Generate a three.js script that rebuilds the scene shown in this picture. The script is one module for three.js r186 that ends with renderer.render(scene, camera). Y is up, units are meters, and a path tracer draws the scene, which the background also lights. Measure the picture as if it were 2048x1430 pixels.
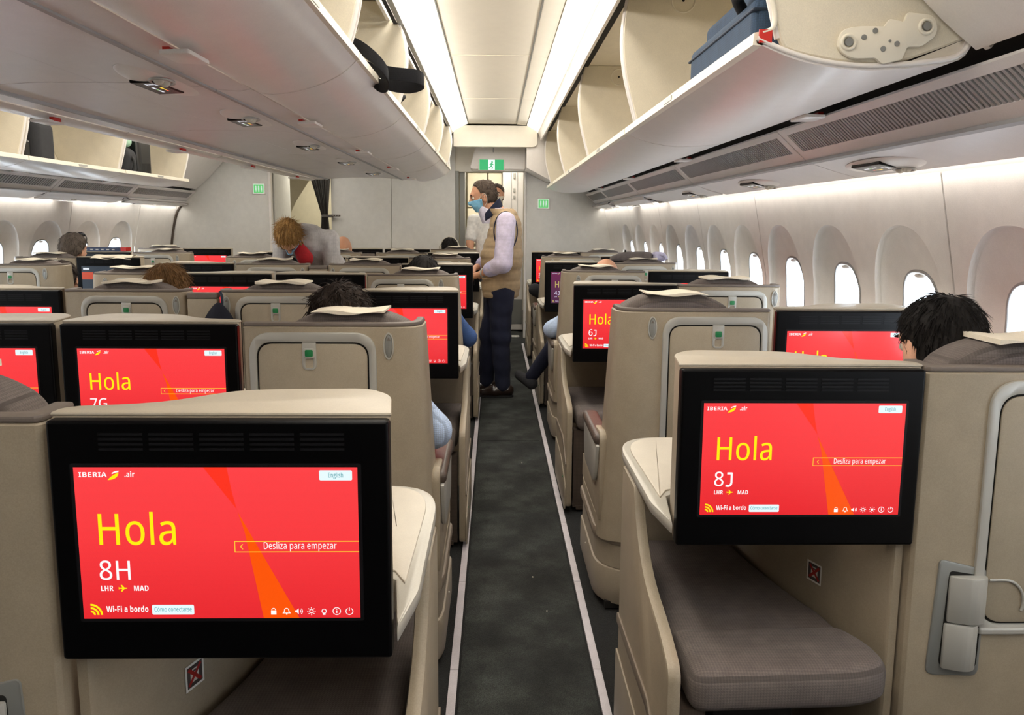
import * as THREE from 'three';
import { RoundedBoxGeometry } from 'three/addons/geometries/RoundedBoxGeometry.js';
import { mergeGeometries, toCreasedNormals, mergeVertices } from 'three/addons/utils/BufferGeometryUtils.js';
import { RectAreaLightUniformsLib } from 'three/addons/lights/RectAreaLightUniformsLib.js';

// ------------------------------------------------------------------ camera, sky, lights, exposure
const scene = new THREE.Scene();
const EYE = 1.38;
const camera = new THREE.PerspectiveCamera(2 * Math.atan(750 / 1600) * 180 / Math.PI, 2048 / 1500, 0.05, 60);
camera.setViewOffset(2048, 1500, 0, 70, 2048, 1430);
{
  const yaw = 1.24 * Math.PI / 180, pitch = 8.243 * Math.PI / 180, roll = 0.0065;
  const F = new THREE.Vector3(Math.sin(yaw) * Math.cos(pitch), -Math.sin(pitch), -Math.cos(yaw) * Math.cos(pitch));
  const R = new THREE.Vector3(Math.cos(yaw), 0, Math.sin(yaw)), U = new THREE.Vector3().crossVectors(R, F);
  const R2 = R.clone().multiplyScalar(Math.cos(roll)).addScaledVector(U, Math.sin(roll));
  const U2 = U.clone().multiplyScalar(Math.cos(roll)).addScaledVector(R, -Math.sin(roll));
  camera.position.set(0, EYE, 0);
  camera.quaternion.setFromRotationMatrix(new THREE.Matrix4().makeBasis(R2, U2, F.clone().negate()));
}
scene.background = new THREE.Color(11, 12.2, 13.2);           // bright overcast daylight outside the cabin windows
const renderer = new THREE.WebGLRenderer({ antialias: true });
renderer.toneMapping = THREE.LinearToneMapping;
renderer.toneMappingExposure = 1.0;
renderer.shadowMap.enabled = true;
RectAreaLightUniformsLib.init();
const LIP_LIGHT = 26, COVE_LIGHT = 10, COVE_GLOW = 1.15, WASH_LIGHT = 8.5, WASH_GLOW = 1.5, SCREEN_GLOW = 1.0, SCREEN_LIGHT = 0.5;

// ------------------------------------------------------------------ helpers
const XC = -1.235;                                            // centre line of the cabin; the camera stands in the right-hand aisle
let seed = 7;
const rnd = () => { seed = (seed * 16807) % 2147483647; return (seed - 1) / 2147483646; };
const V = (x, y, z) => new THREE.Vector3(x, y, z);
const taken = new Map();
function numbered(name) {
  const n = taken.get(name) ?? 0; taken.set(name, n + 1);
  return n ? name + '_' + String(n).padStart(3, '0') : name;
}
function boxUV(g) {                                           // uv in metres by the dominant direction of each face
  const p = g.attributes.position, n = g.attributes.normal, uv = new Float32Array(p.count * 2);
  for (let i = 0; i < p.count; i++) {
    const ax = Math.abs(n.getX(i)), ay = Math.abs(n.getY(i)), az = Math.abs(n.getZ(i));
    let u, v;
    if (ax >= ay && ax >= az) { u = p.getZ(i); v = p.getY(i); } else if (ay >= az) { u = p.getX(i); v = p.getZ(i); } else { u = p.getX(i); v = p.getY(i); }
    uv[2 * i] = u; uv[2 * i + 1] = v;
  }
  g.setAttribute('uv', new THREE.BufferAttribute(uv, 2));
  return g;
}
function clean(g, own) {
  if (g.index) g = g.toNonIndexed();
  for (const k of Object.keys(g.attributes)) if (!['position', 'normal', 'uv'].includes(k)) g.deleteAttribute(k);
  if (!g.attributes.normal) g.computeVertexNormals();
  g.morphAttributes = {}; g.clearGroups();
  return own ? g : boxUV(g);
}
function join(list) { const a = (Array.isArray(list) ? list : [list]).map((g) => clean(g)); return a.length > 1 ? mergeGeometries(a) : a[0]; }
function shade(m) { m.castShadow = true; m.receiveShadow = true; return m; }
function part(name, geos, mat, parent) {                      // a named mesh under its thing
  const m = shade(new THREE.Mesh(join(geos), mat)); m.name = name; parent.add(m); return m;
}
function raw(name, geo, mat, parent) { const m = shade(new THREE.Mesh(geo, mat)); m.name = name; parent.add(m); return m; }
function thing(name, label, category, [x, y, z] = [0, 0, 0], group, turn = 0) {
  const o = new THREE.Group(); o.name = numbered(name); o.position.set(x, y, z); o.rotation.y = turn;
  o.userData = { label, category }; if (group) o.userData.group = group;
  scene.add(o); return o;
}
function single(name, geos, mat, label, category, group) {
  const m = part(numbered(name), geos, mat, scene); m.userData = { label, category }; if (group) m.userData.group = group; return m;
}
function struct(name, geos, mat, label, parent = scene) {
  const m = part(parent === scene ? numbered(name) : name, geos, mat, parent); if (parent === scene) { m.userData.kind = 'structure'; if (label) m.userData.label = label; } return m;
}
function structGroup(name, label) { const o = new THREE.Group(); o.name = numbered(name); o.userData = { kind: 'structure', label }; scene.add(o); return o; }
const mv = (g, x = 0, y = 0, z = 0) => g.translate(x, y, z);
const box = (w, h, d, x = 0, y = 0, z = 0) => mv(new THREE.BoxGeometry(w, h, d), x, y, z);
const box2 = (x0, x1, y0, y1, z0, z1) => box(x1 - x0, y1 - y0, z1 - z0, (x0 + x1) / 2, (y0 + y1) / 2, (z0 + z1) / 2);
const rbox = (w, h, d, r, x = 0, y = 0, z = 0, s = 3) => mv(new RoundedBoxGeometry(w, h, d, s, Math.min(r, w / 2.01, h / 2.01, d / 2.01)), x, y, z);
const rbox2 = (x0, x1, y0, y1, z0, z1, r, s) => rbox(x1 - x0, y1 - y0, z1 - z0, r, (x0 + x1) / 2, (y0 + y1) / 2, (z0 + z1) / 2, s);
const cyl = (r0, r1, h, x, y, z, n = 20) => mv(new THREE.CylinderGeometry(r0, r1, h, n), x, y, z);
function rpath(pts, shape = new THREE.Shape()) {              // closed polygon, each corner [x, y, radius]
  const n = pts.length;
  for (let i = 0; i < n; i++) {
    const a = pts[(i + n - 1) % n], b = pts[i], c = pts[(i + 1) % n], r = b[2] ?? 0;
    const la = Math.hypot(a[0] - b[0], a[1] - b[1]), lc = Math.hypot(c[0] - b[0], c[1] - b[1]);
    const ta = Math.min(r, la * .49) / la, tc = Math.min(r, lc * .49) / lc;
    const p = [b[0] + (a[0] - b[0]) * ta, b[1] + (a[1] - b[1]) * ta], q = [b[0] + (c[0] - b[0]) * tc, b[1] + (c[1] - b[1]) * tc];
    if (i === 0) shape.moveTo(p[0], p[1]); else shape.lineTo(p[0], p[1]);
    if (r > 0) shape.quadraticCurveTo(b[0], b[1], q[0], q[1]);
  }
  shape.closePath(); return shape;
}
const rrect = (x0, x1, y0, y1, r) => [[x0, y0, r], [x1, y0, r], [x1, y1, r], [x0, y1, r]];
function curvePts(ctrl, n = 24) { return new THREE.SplineCurve(ctrl.map((p) => new THREE.Vector2(p[0], p[1]))).getPoints(n).map((p) => [p.x, p.y]); }
function ext(shape, depth, bevel = 0, seg = 2, curve = 10) {
  if (Array.isArray(shape)) shape = rpath(shape);
  const g = new THREE.ExtrudeGeometry(shape, { depth: depth - 2 * bevel, bevelEnabled: bevel > 0, bevelSize: bevel, bevelThickness: bevel, bevelOffset: -bevel, bevelSegments: seg, curveSegments: curve });
  if (bevel > 0) g.translate(0, 0, bevel);
  return toCreasedNormals(g, 0.62);
}
const extZ = (pts, z0, z1, bevel = 0, o = {}) => mv(ext(o.holes ? withHoles(pts, o.holes) : pts, z1 - z0, bevel, o.seg, o.curve), 0, 0, z0);
function withHoles(pts, holes) { const s = rpath(pts); for (const h of holes) s.holes.push(rpath(h, new THREE.Path())); return s; }
function extY(pts, y0, y1, bevel = 0, o = {}) {               // plan [x, z, r] raised from y0 to y1
  const g = ext(pts.map(([x, z, r]) => [x, -z, r]), y1 - y0, bevel, o.seg, o.curve); g.rotateX(-Math.PI / 2); return mv(g, 0, y0, 0);
}
function extX(pts, x0, x1, bevel = 0, o = {}) {               // side outline [z, y, r] from x0 to x1
  const g = ext(pts.map(([z, y, r]) => [-z, y, r]), x1 - x0, bevel, o.seg, o.curve); g.rotateY(Math.PI / 2); return mv(g, x0, 0, 0);
}
function tube(pts, r, n = 24, rs = 8, closed = false) { return new THREE.TubeGeometry(new THREE.CatmullRomCurve3(pts.map((p) => V(...p)), closed), n, r, rs, closed); }
function flipX(g) {                                           // mirror image of a geometry
  g = g.clone(); g.scale(-1, 1, 1);
  if (g.index) { const a = g.index.array; for (let i = 0; i < a.length; i += 3) { const t = a[i]; a[i] = a[i + 1]; a[i + 1] = t; } }
  else for (const k of Object.keys(g.attributes)) { const { array: a, itemSize: s } = g.attributes[k]; for (let i = 0; i < a.length; i += 3 * s) for (let j = 0; j < s; j++) { const t = a[i + j]; a[i + j] = a[i + s + j]; a[i + s + j] = t; } }
  return g;
}
function mirrorThing(root) { root.traverse((o) => { if (o.isMesh && !o.userData.keep) { o.geometry = flipX(o.geometry); o.position.x *= -1; o.rotation.y *= -1; o.rotation.z *= -1; } else if (o !== root) o.position.x *= -1; }); return root; }

// ------------------------------------------------------------------ textures and materials
function noiseTex(size, f, cs, rep) {                         // f(x, y, random) -> [r, g, b] 0..255
  const d = new Uint8Array(size * size * 4); let s = 99;
  const r = () => { s = (s * 16807) % 2147483647; return s / 2147483647; };
  for (let y = 0; y < size; y++) for (let x = 0; x < size; x++) { const c = f(x, y, r), i = 4 * (y * size + x); d[i] = c[0]; d[i + 1] = c[1]; d[i + 2] = c[2]; d[i + 3] = 255; }
  const t = new THREE.DataTexture(d, size, size); t.wrapS = t.wrapT = THREE.RepeatWrapping; t.magFilter = THREE.LinearFilter; t.minFilter = THREE.LinearMipmapLinearFilter; t.generateMipmaps = true;
  if (cs) t.colorSpace = THREE.SRGBColorSpace;
  t.repeat.set(rep, rep); t.needsUpdate = true; return t;
}
function tileNoise(n, oct) {                                  // periodic value noise 0..1
  let s = 1234 + n; const r = () => { s = (s * 16807) % 2147483647; return s / 2147483647; };
  const layers = []; for (let o = 0; o < oct; o++) { const k = n << o; layers.push([k, Float32Array.from({ length: k * k }, r)]); }
  return (u, v) => { let a = 0, w = .5, t = 0; for (const [k, g] of layers) { const x = u * k, y = v * k, i = Math.floor(x), j = Math.floor(y), fx = x - i, fy = y - j, sx = fx * fx * (3 - 2 * fx), sy = fy * fy * (3 - 2 * fy); const q = (a, b) => g[((b % k + k) % k) * k + (a % k + k) % k]; a += w * ((q(i, j) * (1 - sx) + q(i + 1, j) * sx) * (1 - sy) + (q(i, j + 1) * (1 - sx) + q(i + 1, j + 1) * sx) * sy); t += w; w *= .55; } return a / t; };
}
const tn = tileNoise(8, 5), tnc = tileNoise(4, 3);
const grainBump = noiseTex(256, (x, y, r) => { const v = 110 + 70 * r() + 60 * (tn(x / 256, y / 256) - .5); return [v, v, v]; }, false, 4);
const weaveBump = noiseTex(256, (x, y, r) => { const v = 128 + 50 * Math.sin(x * Math.PI / 4) * Math.cos(y * Math.PI / 4) + 60 * (r() - .5); return [v, v, v]; }, false, 6);
const carpetMap = noiseTex(512, (x, y, r) => { const n = tn(x / 512, y / 512), c = tnc(x / 512, y / 512), f = (r() < .5 ? .72 : 1.25) * (.45 + 1.0 * n) * (.8 + .4 * c); return [47 * f, 50 * f, 47 * f]; }, true, 1.6);
const carpetBump = noiseTex(512, (x, y, r) => { const v = 255 * r(); return [v, v, v]; }, false, 1.6);
const fabricMap = (c, k = .16) => noiseTex(256, (x, y, r) => { const f = 1 + k * (r() - .5) + .1 * Math.sin((x + y) * Math.PI / 8) * Math.sin((x - y) * Math.PI / 8) + .2 * (tn(x / 256, y / 256) - .5); return c.map((v) => Math.min(255, v * f)); }, true, 5);
const paintMap = (c, k = .05) => noiseTex(256, (x, y, r) => { const f = 1 + k * (r() - .5) + k * (tn(x / 256, y / 256) - .5); return c.map((v) => Math.min(255, v * f)); }, true, 3);
const S = (o) => new THREE.MeshPhysicalMaterial(o);
const M = {
  shell: S({ map: paintMap([162, 149, 128], .07), roughness: .48, bumpMap: grainBump, bumpScale: .0003, clearcoat: .12, clearcoatRoughness: .5 }),
  shellRim: S({ map: paintMap([112, 102, 94]), roughness: .55 }),
  shellLow: S({ map: paintMap([162, 150, 131], .06), roughness: .45, bumpMap: grainBump, bumpScale: .0003 }),
  band: S({ map: paintMap([140, 127, 112]), roughness: .5 }),
  door: S({ map: paintMap([160, 148, 128], .06), roughness: .5, bumpMap: grainBump, bumpScale: .0002 }),
  silver: S({ color: '#b2b0a8', roughness: .36, metalness: .2, bumpMap: grainBump, bumpScale: .0001 }),
  silverDark: S({ color: '#8f908c', roughness: .4, metalness: .35 }),
  top: S({ map: paintMap([176, 166, 148], .05), roughness: .42, bumpMap: grainBump, bumpScale: .0002 }),
  tableRim: S({ map: paintMap([188, 184, 172], .04), roughness: .36, metalness: .1 }),
  tableTop: S({ map: paintMap([208, 200, 184], .04), roughness: .5 }),
  black: S({ color: '#040405', roughness: .36, specularIntensity: .3 }),
  blackMatt: S({ color: '#101013', roughness: .5, specularIntensity: .5 }),
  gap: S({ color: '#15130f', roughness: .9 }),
  fabric: S({ map: fabricMap([104, 95, 90]), roughness: .92, bumpMap: weaveBump, bumpScale: .0008, sheen: .3, sheenRoughness: .8, sheenColor: new THREE.Color(.3, .28, .26) }),
  fabricDark: S({ map: fabricMap([100, 92, 90]), roughness: .92, bumpMap: weaveBump, bumpScale: .001 }),
  leather: S({ map: fabricMap([80, 69, 61], .08), roughness: .4, bumpMap: grainBump, bumpScale: .0006 }),
  linen: S({ map: paintMap([226, 216, 196], .06), roughness: .95, bumpMap: weaveBump, bumpScale: .0002 }),
  green: S({ color: '#1c7a45', roughness: .4 }),
  bin: S({ map: paintMap([232, 226, 220], .03), roughness: .3, clearcoat: .25, clearcoatRoughness: .35 }),
  binIn: S({ map: paintMap([224, 215, 194], .05), roughness: .55, bumpMap: grainBump, bumpScale: .0003 }),
  binEdge: S({ color: '#e6dfcd', roughness: .4 }),
  psu: S({ map: paintMap([224, 219, 216], .03), roughness: .36 }),
  grey: S({ color: '#a6a5a3', roughness: .5, metalness: .1 }),
  red: S({ color: '#c8281e', roughness: .45 }),
  wall: S({ map: paintMap([236, 231, 224], .04), roughness: .62, bumpMap: weaveBump, bumpScale: .0005 }),
  bulkhead: S({ map: paintMap([216, 214, 208], .05), roughness: .55, bumpMap: weaveBump, bumpScale: .0004 }),
  ceiling: S({ map: paintMap([242, 236, 222], .02), roughness: .6 }),
  carpet: S({ map: carpetMap, bumpMap: carpetBump, bumpScale: .004, roughness: 1 }),
  carpetSide: S({ map: noiseTex(256, (x, y, r) => { const f = .7 + .6 * r(); return [36 * f, 37 * f, 36 * f]; }, true, 3), bumpMap: carpetBump, bumpScale: .004, roughness: 1 }),
  strip: S({ map: paintMap([196, 190, 194], .1), roughness: .4 }),
  stripEdge: S({ color: '#4b473f', roughness: .6 }),
  glass: S({ color: '#f4f8ff', roughness: .02, transmission: 1, thickness: 0, ior: 1.4 }),
  rubber: S({ color: '#1a1a1c', roughness: .8 }),
  curtain: S({ map: fabricMap([92, 88, 84]), roughness: .95, bumpMap: weaveBump, bumpScale: .001 }),
  cream: S({ map: paintMap([226, 216, 188], .04), roughness: .55 }),
};

// ------------------------------------------------------------------ floor
{
  const ZN = 1.4, ZF = -13;
  const fl = structGroup('floor', 'dark cabin carpet along the aisles');
  struct('carpet_base', box2(XC - 2.85, XC + 2.85, -.06, -.004, ZF, ZN), M.carpetSide, null, fl);
  for (const s of [0, 1]) {                                   // the carpet runner of each aisle, three lengths with seams
    const cx = s ? .1 : 2 * XC - .1, w = .405;
    for (const [a, b] of [[ZN, -4.985], [-4.993, -9.4], [-9.41, ZF]]) struct('carpet_runner', box2(cx - w / 2, cx + w / 2, -.004, .004, b, a), M.carpet, null, fl);
    for (const e of [-1, 1]) {
      const x = cx + e * .223;
      struct('runner_edge', box2(x - e * .028 - .006, x - e * .028 + .006, -.004, .003, -9.2, ZN), M.stripEdge, null, fl);
      for (let z = ZN, k = 0; z > -9.2; z -= .62, k++) struct('path_strip', box2(x - .0125, x + .0125, -.004, .007, Math.max(z - .6175, -9.2), z), M.strip, null, fl);
    }
  }
  for (const [x, z] of [[.16, -4.5], [.152, -2.98], [.19, -2.7]]) struct('crumb', mv(new THREE.SphereGeometry(.003, 8, 6), x, .006, z), M.tableTop, null, fl);
}

// ------------------------------------------------------------------ side walls with window scoops
const taper = (D) => D > 5 ? .15 * ((D - 5) / 4.7) ** 2 : 0;
const mx0 = (x) => 2 * XC - x;
const wallX = (y) => y > 1.1 ? 1.555 - .2 * (y - 1.1) : 1.555 + .05 * Math.sin((1.1 - y) / 1.1 * 1.3);
const PY = 1.56;                                              // where the wall meets the panels under the bins
function wallPoint(side, y, D, out = 0) {                     // side +1 right, -1 left
  const x = wallX(y) - taper(D) + out;
  return side > 0 ? V(x, y, -D) : V(2 * XC - x, y, -D);
}
function gridGeo(rows, flip) {                                // rows of points -> surface
  const n = rows.length, m = rows[0].length, pos = [], idx = [];
  for (const r of rows) for (const p of r) pos.push(p.x, p.y, p.z);
  for (let i = 0; i < n - 1; i++) for (let j = 0; j < m - 1; j++) { const a = i * m + j, b = a + 1, c = a + m, d = c + 1; flip ? idx.push(a, b, c, b, d, c) : idx.push(a, c, b, b, c, d); }
  const g = new THREE.BufferGeometry(); g.setAttribute('position', new THREE.Float32BufferAttribute(pos, 3)); g.setIndex(idx); g.computeVertexNormals(); return g;
}
function wallPanel(side, D0, D1, wins, parent, k) {           // one lining panel between two seams, with its windows
  const g = 0.005, y0 = -.004, y1 = PY, N = 72, flat = [], scoop = [], rims = [];
  const edges = [D0 + g]; for (let i = 0; i < wins.length - 1; i++) edges.push((wins[i] + wins[i + 1]) / 2); edges.push(D1 - g);
  const P = (y, D, o) => wallPoint(side, y, D, o);
  if (!wins.length) {
    const rows = []; for (let i = 0; i <= 20; i++) { const y = y0 + (y1 - y0) * i / 20; rows.push([]); for (let j = 0; j <= 4; j++) rows[i].push(P(y, D0 + g + (D1 - D0 - 2 * g) * j / 4)); }
    struct('panel', gridGeo(rows, side < 0), M.wall, null, parent); return;
  }
  wins.forEach((w, i) => {
    const a = edges[i], b = edges[i + 1], yc = 1.04;
    const ring = (f) => { const r = []; for (let j = 0; j <= N; j++) r.push(f(j / N * 2 * Math.PI)); return r; };
    const tile = ring((t) => {                                // rectangle outline at angle t
      const c = Math.cos(t), s = Math.sin(t), hx = c > 0 ? b - w : w - a, hy = s > 0 ? y1 - yc : yc - .55;
      const k = Math.min(hx / Math.max(1e-6, Math.abs(c)), hy / Math.max(1e-6, Math.abs(s))); return [w + c * k, yc + s * k];
    });
    // snap the corners of the rectangle
    for (const [cx, cy] of [[b, y1], [a, y1], [a, .55], [b, .55]]) { let best = 0, bd = 9; tile.forEach((p, j) => { const d = Math.hypot(p[0] - cx, p[1] - cy); if (d < bd) { bd = d; best = j; } }); tile[best] = [cx, cy]; }
    const sup = (t, hx, hy, e) => { const c = Math.cos(t), s = Math.sin(t); return [Math.sign(c) * Math.abs(c) ** (2 / e) * hx, Math.sign(s) * Math.abs(s) ** (2 / e) * hy]; };
    const outer = ring((t) => { const [u, v] = sup(t, .262, .345, 2.25); return [w + u, yc + v]; });
    const inner = ring((t) => { const [u, v] = sup(t, .134, .178, 2.7); return [w + u, yc + v]; });
    const mixr = (A, B, k) => A.map((p, j) => [p[0] + (B[j][0] - p[0]) * k, p[1] + (B[j][1] - p[1]) * k]);
    const toP = (r, o) => r.map(([D, y]) => P(y, D, o));
    const f = side < 0;
    flat.push(gridGeo([0, .25, .5, .75, 1].map((k) => toP(mixr(tile, outer, k), 0)), f));
    { const rows = []; for (let q = 0; q <= 6; q++) { const y = y0 + (.55 - y0) * q / 6; rows.push([P(y, a), P(y, (a + b) / 2), P(y, b)]); } flat.push(gridGeo(rows, f)); }
    scoop.push(gridGeo([[0, 0], [.025, .024], [.3, .036], [.6, .045], [.85, .050], [1, .052]].map(([k, o]) => toP(mixr(outer, inner, k), o)), f));
    rims.push([inner, w, yc, toP]);
  });
  struct('panel', flat, M.wall, null, parent);
  rims.forEach(([inner, w, yc, toP], i) => {
    const win = structGroup('window_' + (++winCount), (side > 0 ? 'right' : 'left') + '-hand cabin window full of white daylight');
    win.name = 'window_' + winCount;
    struct('window_scoop', scoop[i], M.wall, null, win);
    const lp = (k, o) => inner.map(([D, y]) => { const q = wallPoint(side, yc + (y - yc) * k, w + (D - w) * k, o); return [q.x, q.y, q.z]; });
    struct('window_rim', tube(lp(.985, .052).slice(0, -1), .006, 72, 6, true), M.grey, null, win);
    struct('window_sleeve', gridGeo([[.985, .052], [.97, .066], [.955, .085]].map(([k, o]) => lp(k, o).map((p) => V(...p))), side < 0), M.wall, null, win);
    // shade pull tucked at the top of the opening
    const q = wallPoint(side, yc + .158, w, .06);
    struct('shade_handle', mv(new THREE.SphereGeometry(.03, 16, 8).scale(.5, .35, 1.3), q.x, q.y, q.z), M.wall, null, win);
    const sh = new THREE.Shape(inner.slice(0, -1).map(([D, y]) => new THREE.Vector2((D - w) * .96, (y - yc) * .96)));
    const pane = new THREE.ShapeGeometry(sh, 4); pane.rotateY(Math.PI / 2); const o = wallPoint(side, yc, w, .076); pane.rotateZ(0); 
    // lean the pane with the wall
    const top = wallPoint(side, yc + .17, w, .076), bot = wallPoint(side, yc - .17, w, .076); pane.rotateZ(-Math.atan2(top.x - bot.x, .34)); pane.translate(o.x, o.y, o.z);
    struct('pane', pane, M.glass, null, win);
  });
}
let winCount = 0;
for (const side of [1, -1]) {
  const wall = structGroup(side > 0 ? 'wall_right' : 'wall_left', 'pale cabin side wall lining on the ' + (side > 0 ? 'right' : 'left'));
  const w0 = side > 0 ? 2.33 : 2.70, pitch = side > 0 ? .64 : .647, wins = [];
  for (let k = -5; k <= 10; k++) { const w = w0 + pitch * k; if (w < 9.1) wins.push(w); }
  // seams measured between window groups
  const first = side > 0 ? wins.findIndex((w) => w > 2.1) : 0;
  let i = 0; const groups = [];
  const cuts = side > 0 ? [2.65, 4.57, 5.85, 7.13, 8.41] : [1.09, 3.03, 4.97, 6.26, 7.55];
  let start = wins[0] - pitch / 2; const all = [...cuts, wins[wins.length - 1] + pitch / 2];
  for (const c of all) { const ws = wins.filter((w) => w > start && w < c); wallPanel(side, start, c, ws, wall); start = c; }
  wallPanel(side, start, 9.75, [], wall);
  for (const c of all.slice(0, -1)) { const rows = []; for (let i = 0; i <= 20; i++) rows.push([[-.03, .0006], [-.0055, .0006], [-.005, .008], [.005, .008], [.0055, .0006], [.03, .0006]].map(([d, o]) => wallPoint(side, PY * i / 20, c + d, o))); struct('seam_strip', gridGeo(rows, side < 0), M.wall, null, wall); }
  // outer skin beyond the lining, open at the windows
  const D0 = wins[0] - pitch / 2, seg = [], skin = (ya, yb, a, b) => { const x = 1.69 - taper((a + b) / 2); seg.push(side > 0 ? box2(x, x + .02, ya, yb, -b, -a) : box2(mx0(x + .02), mx0(x), ya, yb, -b, -a)); };
  for (let k = 0; k < wins.length; k++) { const a = wins[k] - pitch / 2, b = wins[k] + pitch / 2; skin(-.06, .74, a, b); skin(1.34, 2.9, a, b); skin(.74, 1.34, a, a + .04); skin(.74, 1.34, b - .04, b); }
  skin(-.06, 2.9, wins[wins.length - 1] + pitch / 2, 13);
  skin(-.06, 2.9, -1.4, D0);
  struct('outer_skin', seg, M.wall, null, wall);
}

// ------------------------------------------------------------------ shell of the cabin: crown, rear wall
{
  struct('ceiling_crown', [box2(XC - 3.1, XC + 3.1, 2.86, 2.94, -13, 1.42)], M.ceiling, 'closed crown above the ceiling panels');
  struct('wall_rear', [box2(XC - 3.1, XC + 3.1, -.06, 2.94, 1.34, 1.42)], M.curtain, 'dark cabin curtain wall behind the viewer');
  struct('wall_front', [box2(XC - 3.1, XC + 3.1, -.06, 2.94, -13.1, -13)], M.cream, 'pale galley wall at the far end');
}

// ------------------------------------------------------------------ aisle ceilings with light coves
const BINS = [1.82, 3.6, 5.4, 7.2, 9.0], AFT = [-1.3, .25, 1.82];
const SEGS = [...AFT.slice(0, -1).map((a, i) => [a, AFT[i + 1]]), ...BINS.slice(0, -1).map((a, i) => [a, BINS[i + 1]])];
function rectLight(w, h, pos, target, color, intensity) {
  const l = new THREE.RectAreaLight(color, intensity, w, h); l.position.copy(pos); l.lookAt(target); scene.add(l); return l;
}
const glowCove = new THREE.MeshStandardMaterial({ color: '#fff6e0', emissive: new THREE.Color(1, .93, .8), emissiveIntensity: COVE_GLOW, roughness: .6 });
const glowWash = new THREE.MeshStandardMaterial({ color: '#fff6e6', emissive: new THREE.Color(1, .95, .88), emissiveIntensity: WASH_GLOW, roughness: .6 });
const COVE_RGB = new THREE.Color(1, .95, .88), WASH_RGB = new THREE.Color(1, .95, .88);
for (const aisle of [0, 1]) {
  const ax = aisle ? 0 : 2 * XC, m = aisle ? 1 : -1;           // the left aisle is the mirror image
  const ceil = structGroup('ceiling', (aisle ? 'right' : 'left') + ' aisle ceiling of cream panels between light coves');
  const X = (x) => ax + m * x;
  const sec = (pts, z0, z1) => extZ(pts.map(([x, y, r]) => [X(x), y, r]), z0, z1);
  for (const [a, b] of SEGS) {
    const z0 = -b + .004, z1 = -a - .004, za = (z0 + z1) / 2, len = z1 - z0;
    struct('ceiling_panel', sec([[-.295, 2.463], [.225, 2.463], [.225, 2.48], [-.295, 2.48]], z0, z1), M.ceiling, null, ceil);
    struct('cove_panel', sec([[.235, 2.46], [.335, 2.449], [.335, 2.47], [.235, 2.48]], z0, z1), M.ceiling, null, ceil);
    struct('side_panel', sec([[.45, 2.392], [.475, 2.355], [.495, 2.29], [.51, 2.29], [.49, 2.36], [.46, 2.41]], z0, z1), M.bin, null, ceil);
    struct('side_panel', sec([[-.456, 2.392], [-.478, 2.355], [-.487, 2.30], [-.502, 2.30], [-.492, 2.36], [-.466, 2.41]], z0, z1), M.bin, null, ceil);
    struct('cove_light', sec([[-.305, 2.463], [-.452, 2.392], [-.46, 2.405], [-.305, 2.477]], z0, z1), glowCove, null, ceil);
    struct('cove_light', sec([[.345, 2.447], [.446, 2.392], [.455, 2.405], [.345, 2.46]], z0, z1), glowCove, null, ceil);
    const cut = b > 8.9 ? .35 : 0;                              // the coves stop short of the far end
    rectLight(len - cut, .15, V(X(-.374), 2.424, za + cut / 2), V(X(-.374 + .45), 2.424 - .9, za + cut / 2), COVE_RGB, COVE_LIGHT);
    rectLight(len - cut, .10, V(X(.392), 2.415, za + cut / 2), V(X(.392 - .48), 2.415 - .9, za + cut / 2), COVE_RGB, COVE_LIGHT * 1.2);
    // small tubes in the lower lips that wash the ceiling panels
    struct('lip_light', sec([[-.455, 2.388], [-.462, 2.372], [-.468, 2.374], [-.461, 2.39]], z0, z1), glowCove, null, ceil);
    struct('lip_light', sec([[.449, 2.388], [.456, 2.372], [.462, 2.374], [.455, 2.39]], z0, z1), glowCove, null, ceil);
    rectLight(len - cut, .016, V(X(-.452), 2.381, za + cut / 2), V(X(0), 2.47, za + cut / 2), COVE_RGB, LIP_LIGHT);
    rectLight(len - cut, .016, V(X(.446), 2.381, za + cut / 2), V(X(0), 2.47, za + cut / 2), COVE_RGB, LIP_LIGHT);
  }
  struct('ceiling_groove', sec([[.226, 2.459], [.234, 2.459], [.234, 2.475], [.226, 2.475]], -9, 1.3), M.silverDark, null, ceil);
  struct('ceiling_groove', sec([[-.303, 2.459], [-.297, 2.459], [-.297, 2.475], [-.303, 2.475]], -9, 1.3), M.silverDark, null, ceil);
  for (const [a] of SEGS.slice(1)) struct('ceiling_seam', sec([[-.295, 2.4605], [.225, 2.4605], [.225, 2.464], [-.295, 2.464]], -a - .004, -a + .004), M.binEdge, null, ceil);
  // end of the ceiling and the dropped header with the doorway below it
  struct('ceiling_end', sec([[-.46, 2.22], [.46, 2.22, .06], [.46, 2.445], [-.46, 2.445]], -9.1, -9.0), M.ceiling, null, ceil);
}

// ------------------------------------------------------------------ overhead bins
function offsetCurve(pts, d) {                                // shift an open curve sideways by d
  return pts.map((p, i) => { const a = pts[Math.max(0, i - 1)], b = pts[Math.min(pts.length - 1, i + 1)]; const dx = b[0] - a[0], dy = b[1] - a[1], l = Math.hypot(dx, dy); return [p[0] - dy / l * d, p[1] + dx / l * d]; });
}
const SIDE_OUT = curvePts([[.574, 1.778], [.67, 1.742], [.783, 1.724], [.894, 1.726], [1.022, 1.744], [1.056, 1.785]], 22);
const SIDE_PLATE = [...curvePts([[.625, 1.79], [.598, 1.89], [.566, 2.01], [.548, 2.14], [.553, 2.27], [.58, 2.40]], 20), [1.15, 2.40], [1.2, 2.1], [1.06, 1.80], ...curvePts([[1.06, 1.80], [.894, 1.742], [.783, 1.74], [.67, 1.758], [.625, 1.775]], 10).slice(1, -1)];
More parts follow.
